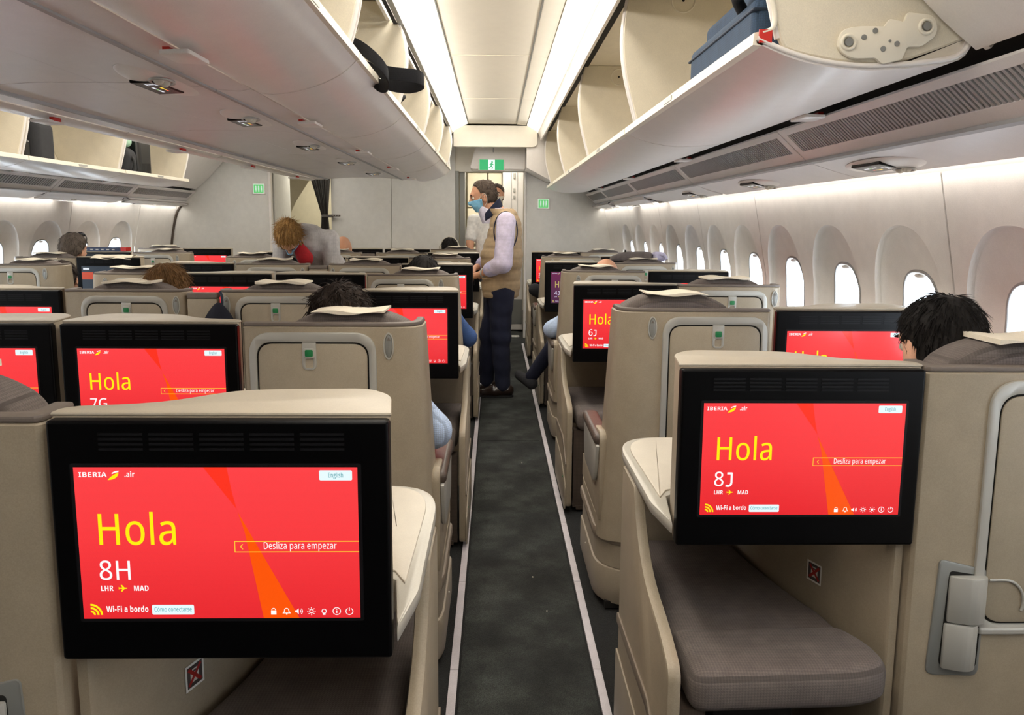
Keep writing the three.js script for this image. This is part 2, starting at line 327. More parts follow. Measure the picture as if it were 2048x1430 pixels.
const SIDE_CLOSED = curvePts([[1.056, 1.765], [.955, 1.845], [.82, 1.98], [.69, 2.13], [.60, 2.26], [.57, 2.37]], 18);
const MID_OUT = curvePts([[-.43, 1.885], [-.485, 1.838], [-.57, 1.80], [-.66, 1.78], [-.72, 1.778], [-.755, 1.79]].map(([x, y]) => [x, y]), 22);
const MID_PLATE = [...curvePts([[-.475, 1.885], [-.448, 1.96], [-.424, 2.06], [-.415, 2.16], [-.432, 2.25], [-.475, 2.33], [-.52, 2.385]], 18), [-1.05, 2.40], [-1.1, 2.1], [-.86, 1.83], ...curvePts([[-.86, 1.83], [-.72, 1.795], [-.6, 1.81], [-.5, 1.855], [-.475, 1.875]], 10).slice(1, -1)];
function makeBin(name, label, group, X, P, D0, D1, o = {}) {
  const t = thing(name, label, 'overhead bin', [X((P.out[0][0] + P.out[P.out.length - 1][0]) / 2), P.base, -(D0 + D1) / 2], group);
  const dx = -t.position.x, dy = -t.position.y, dz = -t.position.z, add = (n, g, m, p = t) => part(n, (Array.isArray(g) ? g : [g]).map((q) => q.translate(p === t ? dx : 0, p === t ? dy : 0, p === t ? dz : 0)), m, p);
  const z0 = -D1 + .006, z1 = -D0 - .006, sg = P.flip ? -1 : 1, mp = (pts) => pts.map(([x, y, r]) => [X(x), y, r]);
  const inn = offsetCurve(P.out, .016 * sg);
  add('bucket', extZ(mp([...P.out, ...inn.reverse()]), z0, z1), M.bin);
  const L = P.out[0];
  add('lip', extZ(mp([[L[0] - .008 * sg, L[1] - .004], [L[0] + .012 * sg, L[1] - .006], [L[0] + .03 * sg, L[1] + .012], [L[0] + .016 * sg, L[1] + .026], [L[0] - .006 * sg, L[1] + .022]]), z0, z1), M.binEdge);
  add('label_strip', [box2(Math.min(X(L[0] - .0095 * sg), X(L[0] - .006 * sg)), Math.max(X(L[0] - .0095 * sg), X(L[0] - .006 * sg)), L[1] + .002, L[1] + .016, (z0 + z1) / 2 - .06, (z0 + z1) / 2 + .06)], M.silver);
  for (const [za, zb, far] of [[z0, z0 + .022, 1], [z1 - .022, z1, 0]]) {
    const e = add('end_panel', extZ(mp(P.plate), za, zb, .004, { seg: 1 }), M.binIn);
    part('edge_bead', [tube(P.plate.slice(0, P.nEdge).filter((_, j) => j % 3 === 0).map(([x, y]) => [X(x) + dx, y + dy, (za + zb) / 2 + dz]), .0085, 24, 6)], M.bin, e);
    if (far) {
      const ring = new THREE.TorusGeometry(.05, .0035, 6, 36); ring.translate(X(P.dot[0]) + dx, P.dot[1] + dy, zb + .001 + dz);
      part('recess_ring', ring, M.binEdge, e); part('recess_pin', mv(new THREE.SphereGeometry(.006, 10, 8), X(P.dot[0]) + dx, P.dot[1] + dy, zb + dz), M.gap, e);
    }
  }
  add('back_panel', extZ(mp(P.back), z0, z1), M.binIn);
  add('top_panel', extZ(mp(P.top), z0, z1), M.binIn);
  add('hinge_rail', [extZ(mp(P.rail), z0 - .005, z1 + .005)], M.silverDark);
  add('rail_gap', [extZ(mp(P.railGap), z0 - .005, z1 + .005)], M.gap);
  // latch on the far edge of the bucket, with its red unlocked flag
  const [lx, ly] = P.latch, zl = (z0 + z1) / 2;
  const la = add('latch', [extY([[X(lx - .045 * sg), zl - .07, .01], [X(lx + .03 * sg), zl - .055, .01], [X(lx + .03 * sg), zl + .055, .01], [X(lx - .045 * sg), zl + .07, .01]], ly - .016, ly - .006, .002)], M.bin);
  part('unlocked_flag', [box(.016, .014, .055, X(lx + .022 * sg) + dx, ly - .001 + dy, zl + dz)], M.red, la);
  part('flag_corner', [box(.004, .014, .022, X(L[0] + .034 * sg) + dx, L[1] + .022 + dy, z1 - .04 + dz), ], M.red, t);
  if (o.bracket) {                                            // hinge plate bolted to the outside of the near end panel
    const z = z1 + .001, bx = (a, b) => [X(a), b];
    const pl = add('hinge_bracket', extZ([[X(.748), 1.767, .02], [X(.755), 1.807, .02], [X(.80), 1.814, .006], [X(.85), 1.814, .004], [X(.862), 1.830, .004], [X(.893), 1.824, .004], [X(.9), 1.844, .006], [X(.96), 1.840, .02], [X(.972), 1.797, .025], [X(.935), 1.772, .006], [X(.905), 1.772, .006], [X(.895), 1.744, .006], [X(.85), 1.734, .006], [X(.835), 1.747, .006], [X(.78), 1.744, .02]], z, z + .012, .003), M.binEdge);
    for (const [a, b] of [[.772, 1.779], [.942, 1.814]]) {
      const k = part('bolt_cup', [mv(new THREE.TorusGeometry(.0145, .004, 8, 24), X(a) + dx, b + dy, z + .013 + dz)], M.binEdge, pl);
      part('bolt', [mv(new THREE.CylinderGeometry(.009, .009, .012, 12).rotateX(Math.PI / 2), X(a) + dx, b + dy, z + .012 + dz)], M.silverDark, pl);
    }
    const holes = []; for (const [a, b, r] of [[.806, 1.790, .006], [.83, 1.804, .006], [.85, 1.766, .006], [.88, 1.777, .006], [.864, 1.783, .003]]) holes.push(mv(new THREE.CylinderGeometry(r, r, .002, 12).rotateX(Math.PI / 2), X(a) + dx, b + dy, z + .0125 + dz));
    part('bracket_holes', holes, M.silverDark, pl);
    part('edge_bead', [tube([[.585, 1.80], [.607, 1.808], [.612, 1.83], [.603, 1.87], [.571, 1.99]].map(([a, b]) => [X(a) + dx, b + dy, z + dz]), .006, 20, 6)], M.binEdge, t);
    part('edge_bead', [tube(SIDE_OUT.filter((_, i) => i % 3 === 0).map(([a, b]) => [X(a) + dx, b + .010 + dy, z + dz]), .006, 20, 6)], M.bin, t);
    part('lock_flag', [box(.028, .028, .006, X(.592) + dx, 1.792 + dy, z + .002 + dz)], M.red, t);
  }
  return t;
}
const SIDE = { nEdge: 21, out: SIDE_OUT, plate: SIDE_PLATE, base: 1.72, dot: [.80, 2.33], back: [[1.06, 1.80], [1.2, 2.1], [1.15, 2.40], [1.17, 2.40], [1.22, 2.1], [1.08, 1.80]], top: [[.60, 2.40], [1.15, 2.40], [1.15, 2.42], [.60, 2.42]], rail: [[.515, 2.385], [.545, 2.385], [.545, 2.41], [.515, 2.41]], railGap: [[.548, 2.392], [.60, 2.392], [.60, 2.425], [.548, 2.425]], latch: [1.045, 1.745] };
const MID = { nEdge: 19, flip: true, out: MID_OUT, plate: MID_PLATE, base: 1.77, dot: [-.68, 2.28], back: [[-.86, 1.83], [-1.1, 2.1], [-1.05, 2.40], [-1.07, 2.40], [-1.12, 2.1], [-.88, 1.83]], top: [[-.46, 2.39], [-1.05, 2.40], [-1.05, 2.42], [-.46, 2.42]], rail: [[-.425, 2.285], [-.45, 2.285], [-.455, 2.299], [-.43, 2.299]], railGap: [[-.452, 2.285], [-.47, 2.285], [-.47, 2.297], [-.457, 2.297]], latch: [-.735, 1.772] };
const idX = (x) => x, mirX = (x) => 2 * XC - x;
['nearest open right-hand bin with a dark blue suitcase inside', 'second open right-hand bin beyond the one holding the blue suitcase', 'third open right-hand bin along the window side', 'farthest open right-hand bin beside the exit sign']
  .forEach((l, i) => makeBin('overhead_bin', l, 'right-hand overhead bins', idX, SIDE, BINS[i], BINS[i + 1], { bracket: i === 0 }));
const MIDB = [1.31, 2.6, 3.88, 5.17, 6.45, 7.74];
['centre bin nearest the viewer at the top left, opening to the right aisle', 'open centre bin with black bag straps hanging over its lip', 'open centre bin just beyond the one with hanging straps', 'open centre bin holding a small dark bag, fourth along the right aisle', 'farthest open centre bin on the right aisle, with a navy bag']
  .forEach((l, i) => makeBin('overhead_bin', l, 'centre overhead bins facing the right aisle', idX, MID, MIDB[i], MIDB[i + 1]));
['centre bin over the left aisle nearest the viewer', 'second centre bin over the left aisle, above the near left seats', 'third centre bin over the left aisle, its latch in mid row', 'fourth centre bin over the left aisle, before the farthest one', 'farthest centre bin over the left aisle, next to the grey curtain']
  .forEach((l, i) => makeBin('overhead_bin', l, 'centre overhead bins facing the left aisle', mirX, MID, MIDB[i], MIDB[i + 1]));
const LEFTB = [2.63, 4.01, 5.39, 6.77, 8.15];
['left-hand window bin nearest the viewer', 'open left-hand window bin at the left edge of the picture', 'open left-hand window bin with a black backpack', 'open left-hand window bin with a black suitcase and a green bag']
  .forEach((l, i) => makeBin('overhead_bin', l, 'left-hand overhead bins', mirX, SIDE, LEFTB[i], LEFTB[i + 1]));

function closedBin(label, X, P, prof, D0, D1, edge) {         // a bin that is shut: its bucket swung up
  const t = thing('closed_overhead_bin', label, 'overhead bin', [X((prof[0][0] + prof[prof.length - 1][0]) / 2), P.base, -(D0 + D1) / 2]);
  const sg = P.flip ? -1 : 1, q = [-t.position.x, -t.position.y, -t.position.z];
  const inn = offsetCurve(prof, -.018 * sg);
  part('door', extZ([...prof, ...inn.slice().reverse()].map(([x, y]) => [X(x), y]), -D1 + .004, -D0 - .004).translate(...q), M.bin, t);
  part('end_panel', extZ([...prof, P.flip ? [-1.05, 2.39] : [1.15, 2.39], P.flip ? [-.88, 1.84] : [1.08, 1.8]].map(([x, y]) => [X(x) + (X(1) - X(0)) * sg * .02, y]), -D1 + .006, -D1 + .026).translate(...q), M.bin, t);
  part('end_panel', extZ([...prof, P.flip ? [-1.05, 2.39] : [1.15, 2.39], P.flip ? [-.88, 1.84] : [1.08, 1.8]].map(([x, y]) => [X(x) + (X(1) - X(0)) * sg * .02, y]), -D0 - .026, -D0 - .006).translate(...q), M.bin, t);
  return t;
}
const MID_CLOSED = curvePts([[-.755, 1.775], [-.66, 1.80], [-.55, 1.90], [-.49, 2.03], [-.47, 2.16], [-.475, 2.27]], 18);
closedBin('shut right-hand bin at the top right corner, beside the hinge plate', idX, SIDE, SIDE_CLOSED, .25, 1.815);
closedBin('shut right-hand bin just behind the viewer', idX, SIDE, SIDE_CLOSED, -1.3, .245);
closedBin('shut centre bin above the viewer', idX, MID, MID_CLOSED, .03, 1.305);
closedBin('shut centre bin behind the viewer over the right aisle', idX, MID, MID_CLOSED, -1.3, .025);
closedBin('shut centre bin behind the viewer over the left aisle', mirX, MID, MID_CLOSED, -1.3, 1.305);
closedBin('shut left-hand bin behind the viewer', mirX, SIDE, SIDE_CLOSED, -1.3, 2.625);
closedBin('shut left-hand bin panel curving down to the bulkhead with the toilet sign', mirX, SIDE, SIDE_CLOSED, 8.16, 9.66);

// ------------------------------------------------------------------ panels under the bins: air outlets, service strips, light troughs
const signTex = (() => {
  const c = document.createElement('canvas'); c.width = 256; c.height = 96; const g = c.getContext('2d');
  g.fillStyle = '#0c0f18'; g.fillRect(0, 0, 256, 96);
  g.fillStyle = '#e8ecf4'; g.fillRect(24, 22, 10, 26); g.fillRect(40, 18, 8, 30); g.beginPath(); g.arc(58, 22, 6, 0, 7); g.fill(); g.fillRect(20, 52, 44, 8);
  g.fillStyle = '#ffd94a'; g.fillRect(104, 22, 34, 11); g.fillRect(142, 24, 20, 8); g.fillStyle = '#ff5a3c'; g.fillRect(166, 24, 22, 8);
  g.fillStyle = '#f4f8ff'; g.fillRect(100, 54, 44, 11); g.fillRect(166, 54, 46, 11); g.fillStyle = '#8fe26a'; g.fillRect(148, 56, 12, 8);
  const t = new THREE.CanvasTexture(c); t.colorSpace = THREE.SRGBColorSpace; t.flipY = true; return t;
})();
const signMat = new THREE.MeshStandardMaterial({ color: '#08090c', roughness: .25, emissive: '#ffffff', emissiveMap: signTex, emissiveIntensity: .9 });
function unitPlane(w, h) { const g = new THREE.PlaneGeometry(w, h); return g; }
function serviceUnit(label, cx, y, D, tilt, group) {          // seat-belt sign with reading lights, set in the strip overhead; looks down
  const t = thing('reading_light_unit', label, 'reading light', [cx, y, -D], group);
  t.rotation.z = tilt;
  part('housing', mv(new THREE.SphereGeometry(1, 28, 12, 0, Math.PI * 2, Math.PI / 2, Math.PI / 2).scale(.075, .016, .27), 0, .002, 0), M.bin, t);
  part('trim_ring', [mv(new THREE.TorusGeometry(.03, .004, 8, 28).rotateX(Math.PI / 2).scale(1, 1, 1.8), .03, -.013, .07)], M.silver, t);
  part('lamp_lens', [mv(new THREE.SphereGeometry(.016, 16, 8, 0, 7, Math.PI / 2, Math.PI / 2), .03, -.0105, .05)], M.tableTop, t);
  part('lamp_lens', [mv(new THREE.SphereGeometry(.016, 16, 8, 0, 7, Math.PI / 2, Math.PI / 2), .03, -.0105, .095)], M.tableTop, t);
  const s = unitPlane(.20, .07); s.rotateX(Math.PI / 2); s.rotateY(Math.PI / 2); s.translate(-.02, -.0165, -.02);
  part('sign_frame', rbox(.082, .012, .212, .004, -.02, -.010, -.02), M.black, t);
  const sm = raw('sign_face', s, signMat, t); sm.userData.keep = true;
  return t;
}
for (const [side, X, list] of [['right', idX, BINS], ['left', mirX, LEFTB]]) {
  const g = structGroup(side === 'right' ? 'trim_1' : 'trim_2', side + '-hand strip of air outlets and service panels under the window bins'), m = side === 'right' ? 1 : -1;
  const all = [-1.3, .25, ...(side === 'right' ? [1.35, 3.12, 4.9, 6.7, 8.4, 9.7] : [2.63, 4.01, 5.39, 6.77, 8.15, 9.7])];
  const sec = (pts, z0, z1, b) => extZ(pts.map(([x, y, r]) => [X(x), y, r]), z0, z1, b);
  for (let i = 0; i < all.length - 1; i++) {
    const z0 = -all[i + 1] + .004, z1 = -all[i] - .004;
    const tp = taper(all[i + 1]);
    // slanting outlet panel: frame with an opening, grille of slats behind it
    const A = [1.075, 1.735], B = [1.195, 1.628], P = (k, o = 0) => [A[0] + (B[0] - A[0]) * k - .66 * o, A[1] + (B[1] - A[1]) * k - .75 * o];
    const q = (a, b, o0, o1) => [P(a, o0), P(b, o0), P(b, o1), P(a, o1)];
    const gz0 = z0 + .05, gz1 = z1 - .05;
    struct('outlet_frame', [sec(q(0, .17, 0, -.012), z0, z1), sec(q(.72, 1, 0, -.012), z0, z1), sec(q(.17, .72, 0, -.012), z0, gz0), sec(q(.17, .72, 0, -.012), gz1, z1)], M.psu, null, g);
    struct('outlet_back', sec(q(.17, .72, -.014, -.02), z0, z1), M.silverDark, null, g);
    const sl = []; const step = all[i] < 4 ? .021 : .034;
    for (let z = gz0 + .004; z < gz1 - .008; z += step) sl.push(sec(q(.17, .72, -.001, -.012), z, z + step * .55));
    const slats = struct('outlet_slats', sl, M.grey, null, g); slats.userData.kind = 'stuff';
    const sh = (pts) => pts.map(([x, y]) => [x > 1.3 ? x - tp : x, y]);
    struct('service_strip', sec(sh([[1.197, 1.622], [1.215, 1.618], [1.31, 1.588], [1.40, 1.565], [1.40, 1.577], [1.31, 1.602], [1.215, 1.634], [1.197, 1.636]]), z0, z1), M.psu, null, g);
    struct('edge_rail', sec([[1.19, 1.618], [1.206, 1.613], [1.206, 1.622], [1.19, 1.628]], z0, z1), M.grey, null, g);
    // light trough washing the wall below
    const parts = all[i + 1] > 5.2 ? 3 : 1;                      // the trough follows the narrowing wall in short lengths
    for (let k = 0; k < parts; k++) {
      const za = z0 + (z1 - z0) * k / parts, zb = z0 + (z1 - z0) * (k + 1) / parts, tq = taper(-za), sq = (pts) => pts.map(([x, y]) => [x - tq, y]);
      struct('wash_light', sec(sq([[1.402, 1.577], [1.44, 1.577], [1.44, 1.583], [1.402, 1.583]]), za, zb), glowWash, null, g);
      const tb = taper(Math.max(0, -zb));
      struct('trough_back', sec([[1.468, 1.553], [1.70, 1.50], [1.76, 1.60], [1.442, 1.60], [1.442, 1.5835]].map(([x, y]) => [x - tb, y]), za - .004, zb + .004), M.wall, null, g);
      rectLight(zb - za, .03, V(X(1.422 - tq), 1.572, (za + zb) / 2), V(X(1.53 - tq), 1.2, (za + zb) / 2), WASH_RGB, WASH_LIGHT);
    }
    // back of the trough
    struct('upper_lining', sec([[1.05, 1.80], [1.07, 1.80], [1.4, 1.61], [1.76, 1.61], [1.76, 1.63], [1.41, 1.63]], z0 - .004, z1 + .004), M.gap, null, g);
  }
}
[[2.75, 'largest lit seat-belt sign over the right windows'], [4.06, 'second lit seat-belt sign over the right windows'], [5.35, 'third lit seat-belt sign over the right windows'], [6.7, 'fourth seat-belt sign over the right windows'], [8.0, 'farthest seat-belt sign over the right windows']]
  .forEach(([D, l]) => serviceUnit(l, 1.325, 1.588, D, -.19, 'seat-belt signs over the right windows'));
[[6.05, 'seat-belt sign over the left windows nearest the picture edge'], [7.4, 'middle seat-belt sign over the left windows'], [8.75, 'farthest seat-belt sign over the left windows']]
  .forEach(([D, l]) => serviceUnit(l, 2 * XC - 1.325, 1.588, D, .19, 'seat-belt signs over the left windows'));
{
  // underside between the two rows of centre bins
  const g = structGroup('trim_3', 'underside panels between the two rows of centre bins');
  const all = [-1.3, .03, 1.31, 2.6, 3.88, 5.17, 6.45, 7.74];
  for (let i = 0; i < all.length - 1; i++) {
    const z0 = -all[i + 1] + .004, z1 = -all[i] - .004;
    for (const X of [idX, mirX]) {
      struct('underside_panel', extZ([[-.765, 1.792], [-.80, 1.785], [-.875, 1.79], [-.875, 1.80], [-.80, 1.80], [-.765, 1.804]].map(([x, y]) => [X(x), y]), z0, z1), M.psu, null, g);
      struct('service_strip', extZ([[-.882, 1.795], [-1.05, 1.806], [-1.2345, 1.808], [-1.2345, 1.82], [-1.05, 1.818], [-.882, 1.81]].map(([x, y]) => [X(x), y]), z0, z1), M.psu, null, g);
      struct('edge_rail', extZ([[-.872, 1.784], [-.886, 1.784], [-.886, 1.798], [-.872, 1.798]].map(([x, y]) => [X(x), y]), z0, z1), M.grey, null, g);
    }
  }
  struct('bin_core', box2(XC - .10, XC + .10, 1.83, 2.38, -7.74, 1.3), M.psu, null, g);
  struct('bin_end', extZ([...MID_OUT.slice().map(([x, y]) => [x, y]), [-.80, 1.79], [XC, 1.82], [2 * XC + .80, 1.79], ...MID_OUT.slice().reverse().map(([x, y]) => [2 * XC - x, y]), [2 * XC + .45, 2.42], [-.45, 2.42]], -7.80, -7.745), M.bin, null, g);
}
[[2.55, 'largest lit seat-belt sign under the centre bins'], [3.42, 'second lit seat-belt sign under the centre bins'], [4.55, 'third seat-belt sign under the centre bins'], [5.7, 'fourth seat-belt sign under the centre bins'], [6.9, 'farthest seat-belt sign under the centre bins']]
  .forEach(([D, l]) => serviceUnit(l, -1.02, 1.803, D, .05, 'seat-belt signs under the centre bins'));

// ------------------------------------------------------------------ seat-back screens
function drawScreen(kind, seat, big) {
  const W = big ? 1280 : 640, H = Math.round(W * .235 / .413), c = document.createElement('canvas'); c.width = W; c.height = H;
  const g = c.getContext('2d'), U = (u) => u * W, Vv = (v) => v * H, F = (px, b) => { g.font = (b ? 'bold ' : '') + (px * W / 1024) + 'px sans-serif'; };
  if (kind === 'off') { g.fillStyle = '#050506'; g.fillRect(0, 0, W, H); }
  else if (kind === 'news') {
    g.fillStyle = '#39424c'; g.fillRect(0, 0, W, H); g.fillStyle = '#e8eef4'; g.fillRect(U(.03), Vv(.06), U(.12), Vv(.06)); g.fillRect(U(.87), Vv(.05), U(.03), Vv(.1));
    g.fillStyle = '#c4513c'; g.fillRect(0, Vv(.2), U(.22), Vv(.25)); g.fillStyle = '#23303f'; g.fillRect(U(.22), Vv(.2), U(.78), Vv(.8)); g.fillStyle = '#7f6fa4'; g.fillRect(U(.33), Vv(.3), U(.12), Vv(.3));
  } else {
    const dim = kind === 'dim';
    const bg = g.createLinearGradient(0, 0, 0, H); bg.addColorStop(0, dim ? '#6e2c52' : '#ff4347'); bg.addColorStop(.45, dim ? '#5c2848' : '#fb3c40'); bg.addColorStop(1, dim ? '#4a2240' : '#e92a30'); g.fillStyle = bg; g.fillRect(0, 0, W, H);
    const tri = (col, pts) => { g.fillStyle = col; g.beginPath(); pts.forEach(([u, v], i) => i ? g.lineTo(U(u), Vv(v)) : g.moveTo(U(u), Vv(v))); g.closePath(); g.fill(); };
    tri(dim ? '#76304a' : '#ff3420', [[.455, 0], [.538, 0], [.553, .16], [.567, .27]]);
    tri(dim ? '#7a3c40' : '#ff5608', [[.57, .29], [.778, 1], [.648, 1], [.592, .42]]);
    const FT = (txt, u0, u1, v, px, b) => { F(px, b); const w = g.measureText(txt).width; g.save(); g.translate(U(u0), Vv(v)); g.scale(U(u1 - u0) / w, 1); g.fillText(txt, 0, 0); g.restore(); };   // text fitted to its measured width
    const wh = dim ? '#cfc6de' : '#fff', ye = dim ? '#bfae62' : '#ffee12';
    g.fillStyle = wh; g.textBaseline = 'alphabetic'; g.textAlign = 'left';
    FT('IBERIA', .016, .116, .063, 25, true);
    g.fillStyle = ye; g.beginPath(); g.moveTo(U(.118), Vv(.083)); g.quadraticCurveTo(U(.133), Vv(.05), U(.158), Vv(.034)); g.quadraticCurveTo(U(.155), Vv(.08), U(.118), Vv(.083)); g.fill();
    g.fillStyle = wh; g.beginPath(); g.moveTo(U(.134), Vv(.037)); g.quadraticCurveTo(U(.145), Vv(.022), U(.16), Vv(.023)); g.lineTo(U(.157), Vv(.032)); g.quadraticCurveTo(U(.145), Vv(.035), U(.134), Vv(.045)); g.fill();
    FT('.air', .177, .214, .063, 29, true);
    const rr = (u0, v0, u1, v1, r) => { g.beginPath(); g.roundRect ? g.roundRect(U(u0), Vv(v0), U(u1 - u0), Vv(v1 - v0), r * W / 1024) : g.rect(U(u0), Vv(v0), U(u1 - u0), Vv(v1 - v0)); };
    g.fillStyle = dim ? '#a08cae' : '#eafcff'; rr(.864, .02, .981, .085, 5); g.fill();
    g.fillStyle = '#4f9ba6'; FT('English', .895, .95, .066, 24);
    g.fillStyle = ye; FT('Hola', .06, .358, .505, 166);
    if (seat) { g.fillStyle = wh; if (seat.endsWith('J')) { FT(seat[0], .062, .118, .738, 104); g.strokeStyle = wh; g.lineWidth = 11 * W / 1024; g.lineJoin = 'round'; g.beginPath(); g.moveTo(U(.130), Vv(.625)); g.lineTo(U(.153), Vv(.625)); g.lineTo(U(.153), Vv(.70)); g.quadraticCurveTo(U(.153), Vv(.738), U(.135), Vv(.738)); g.lineTo(U(.124), Vv(.735)); g.stroke(); } else FT(seat, .062, .187, .738, 104); }
    g.fillStyle = wh; FT('LHR', .066, .113, .812, 28, true); FT('MAD', .184, .24, .812, 28, true);
    const px = U(.148), py = Vv(.795), s = W / 1024; g.fillStyle = ye; g.beginPath();
    [[-14, -2], [-4, -3], [-9, -13], [-4, -13], [4, -3], [13, -2], [15, 0], [13, 2], [4, 3], [-4, 13], [-9, 13], [-4, 3], [-14, 2], [-17, 6], [-17, -6]].forEach(([x, y], i) => i ? g.lineTo(px + x * s, py + y * s) : g.moveTo(px + x * s, py + y * s)); g.fill();
    const wx = U(.026), wy = Vv(.975); for (const r of [14, 27, 40]) { g.strokeStyle = ye; g.lineWidth = 8 * s; g.beginPath(); g.arc(wx, wy, r * s, -Math.PI / 2, 0); g.stroke(); }
    g.fillStyle = wh; FT('Wi-Fi a bordo', .082, .234, .957, 33, true);
    g.fillStyle = dim ? '#a08cae' : '#eafcff'; rr(.246, .908, .398, .975, 6); g.fill(); g.fillStyle = '#4fa6b0'; FT('Cómo conectarse', .254, .39, .953, 24);
    g.strokeStyle = dim ? '#9a8a52' : '#ffd83a'; g.lineWidth = 3.2 * s; g.strokeRect(U(.555), Vv(.485), U(.5), Vv(.07));
    g.fillStyle = wh; FT('Desliza para empezar', .656, .92, .535, 37);
    g.lineWidth = 3 * s; g.beginPath(); g.moveTo(U(.584), Vv(.503)); g.lineTo(U(.575), Vv(.52)); g.lineTo(U(.584), Vv(.537)); g.stroke();
    // status icons
    g.strokeStyle = wh; g.fillStyle = wh; g.lineWidth = 3 * s; const iy = Vv(.955), C = (x, y, r, f) => { g.beginPath(); g.arc(x, y, r * s, 0, 7); f ? g.fill() : g.stroke(); };
    let x = U(.685); g.fillRect(x - 10 * s, iy - 4 * s, 20 * s, 17 * s); g.beginPath(); g.arc(x, iy - 5 * s, 7 * s, Math.PI, 0); g.stroke();
    x = U(.732); g.beginPath(); g.moveTo(x - 13 * s, iy + 7 * s); g.lineTo(x - 8 * s, iy); g.arc(x, iy - 4 * s, 8 * s, Math.PI, 0); g.lineTo(x + 8 * s, iy); g.lineTo(x + 13 * s, iy + 7 * s); g.closePath(); g.stroke(); C(x, iy + 11 * s, 3, true);
    x = U(.776); g.beginPath(); g.moveTo(x - 14 * s, iy - 4 * s); g.lineTo(x - 8 * s, iy - 4 * s); g.lineTo(x, iy - 12 * s); g.lineTo(x, iy + 12 * s); g.lineTo(x - 8 * s, iy + 4 * s); g.lineTo(x - 14 * s, iy + 4 * s); g.fill(); for (const r of [6, 12]) { g.beginPath(); g.arc(x + 2 * s, iy, r * s, -1, 1); g.stroke(); }
    const sun = (x, f) => { C(x, iy, 7, f); for (let k = 0; k < 8; k++) { const a = k * Math.PI / 4; g.beginPath(); g.moveTo(x + 11 * s * Math.cos(a), iy + 11 * s * Math.sin(a)); g.lineTo(x + 16 * s * Math.cos(a), iy + 16 * s * Math.sin(a)); g.stroke(); } };
    sun(U(.822), false); if (seat === '8J') sun(U(.868), true); else { C(U(.868), iy, 8); g.fillRect(U(.868) - 5 * s, iy + 8 * s, 10 * s, 7 * s); }
    C(U(.914), iy, 14); g.fillRect(U(.914) - 2 * s, iy - 3 * s, 4 * s, 11 * s); C(U(.914), iy - 8 * s, 2.4, true);
    g.beginPath(); g.arc(U(.96), iy + s, 13 * s, -1.1, Math.PI + 1.1); g.stroke(); g.fillRect(U(.96) - 1.5 * s, iy - 15 * s, 3 * s, 14 * s);
  }
  const t = new THREE.CanvasTexture(c); t.colorSpace = THREE.SRGBColorSpace; return t;
}
const screenMats = new Map();
function screenMat(kind, seat, big) {
  const key = kind + seat + big;
  if (!screenMats.has(key)) screenMats.set(key, new THREE.MeshStandardMaterial({ color: '#050506', roughness: .18, emissive: '#ffffff', emissiveMap: drawScreen(kind, seat, big), emissiveIntensity: kind === 'off' ? .5 : SCREEN_GLOW }));
  return screenMats.get(key);
}
const crossTex = (() => {
  const c = document.createElement('canvas'); c.width = c.height = 128; const g = c.getContext('2d');
  g.fillStyle = '#e6e4de'; g.fillRect(0, 0, 128, 128); g.fillStyle = '#4a4442'; g.fillRect(12, 12, 104, 104); g.fillStyle = '#cfcac2'; g.fillRect(36, 48, 58, 48); g.strokeStyle = '#cfcac2'; g.lineWidth = 7; g.strokeRect(50, 34, 28, 16);
  g.strokeStyle = '#a52823'; g.lineWidth = 17; g.beginPath(); g.moveTo(22, 22); g.lineTo(106, 106); g.moveTo(106, 22); g.lineTo(22, 106); g.stroke();
  const t = new THREE.CanvasTexture(c); t.colorSpace = THREE.SRGBColorSpace; return t;
})();
const stickerMat = S({ map: crossTex, roughness: .5 });

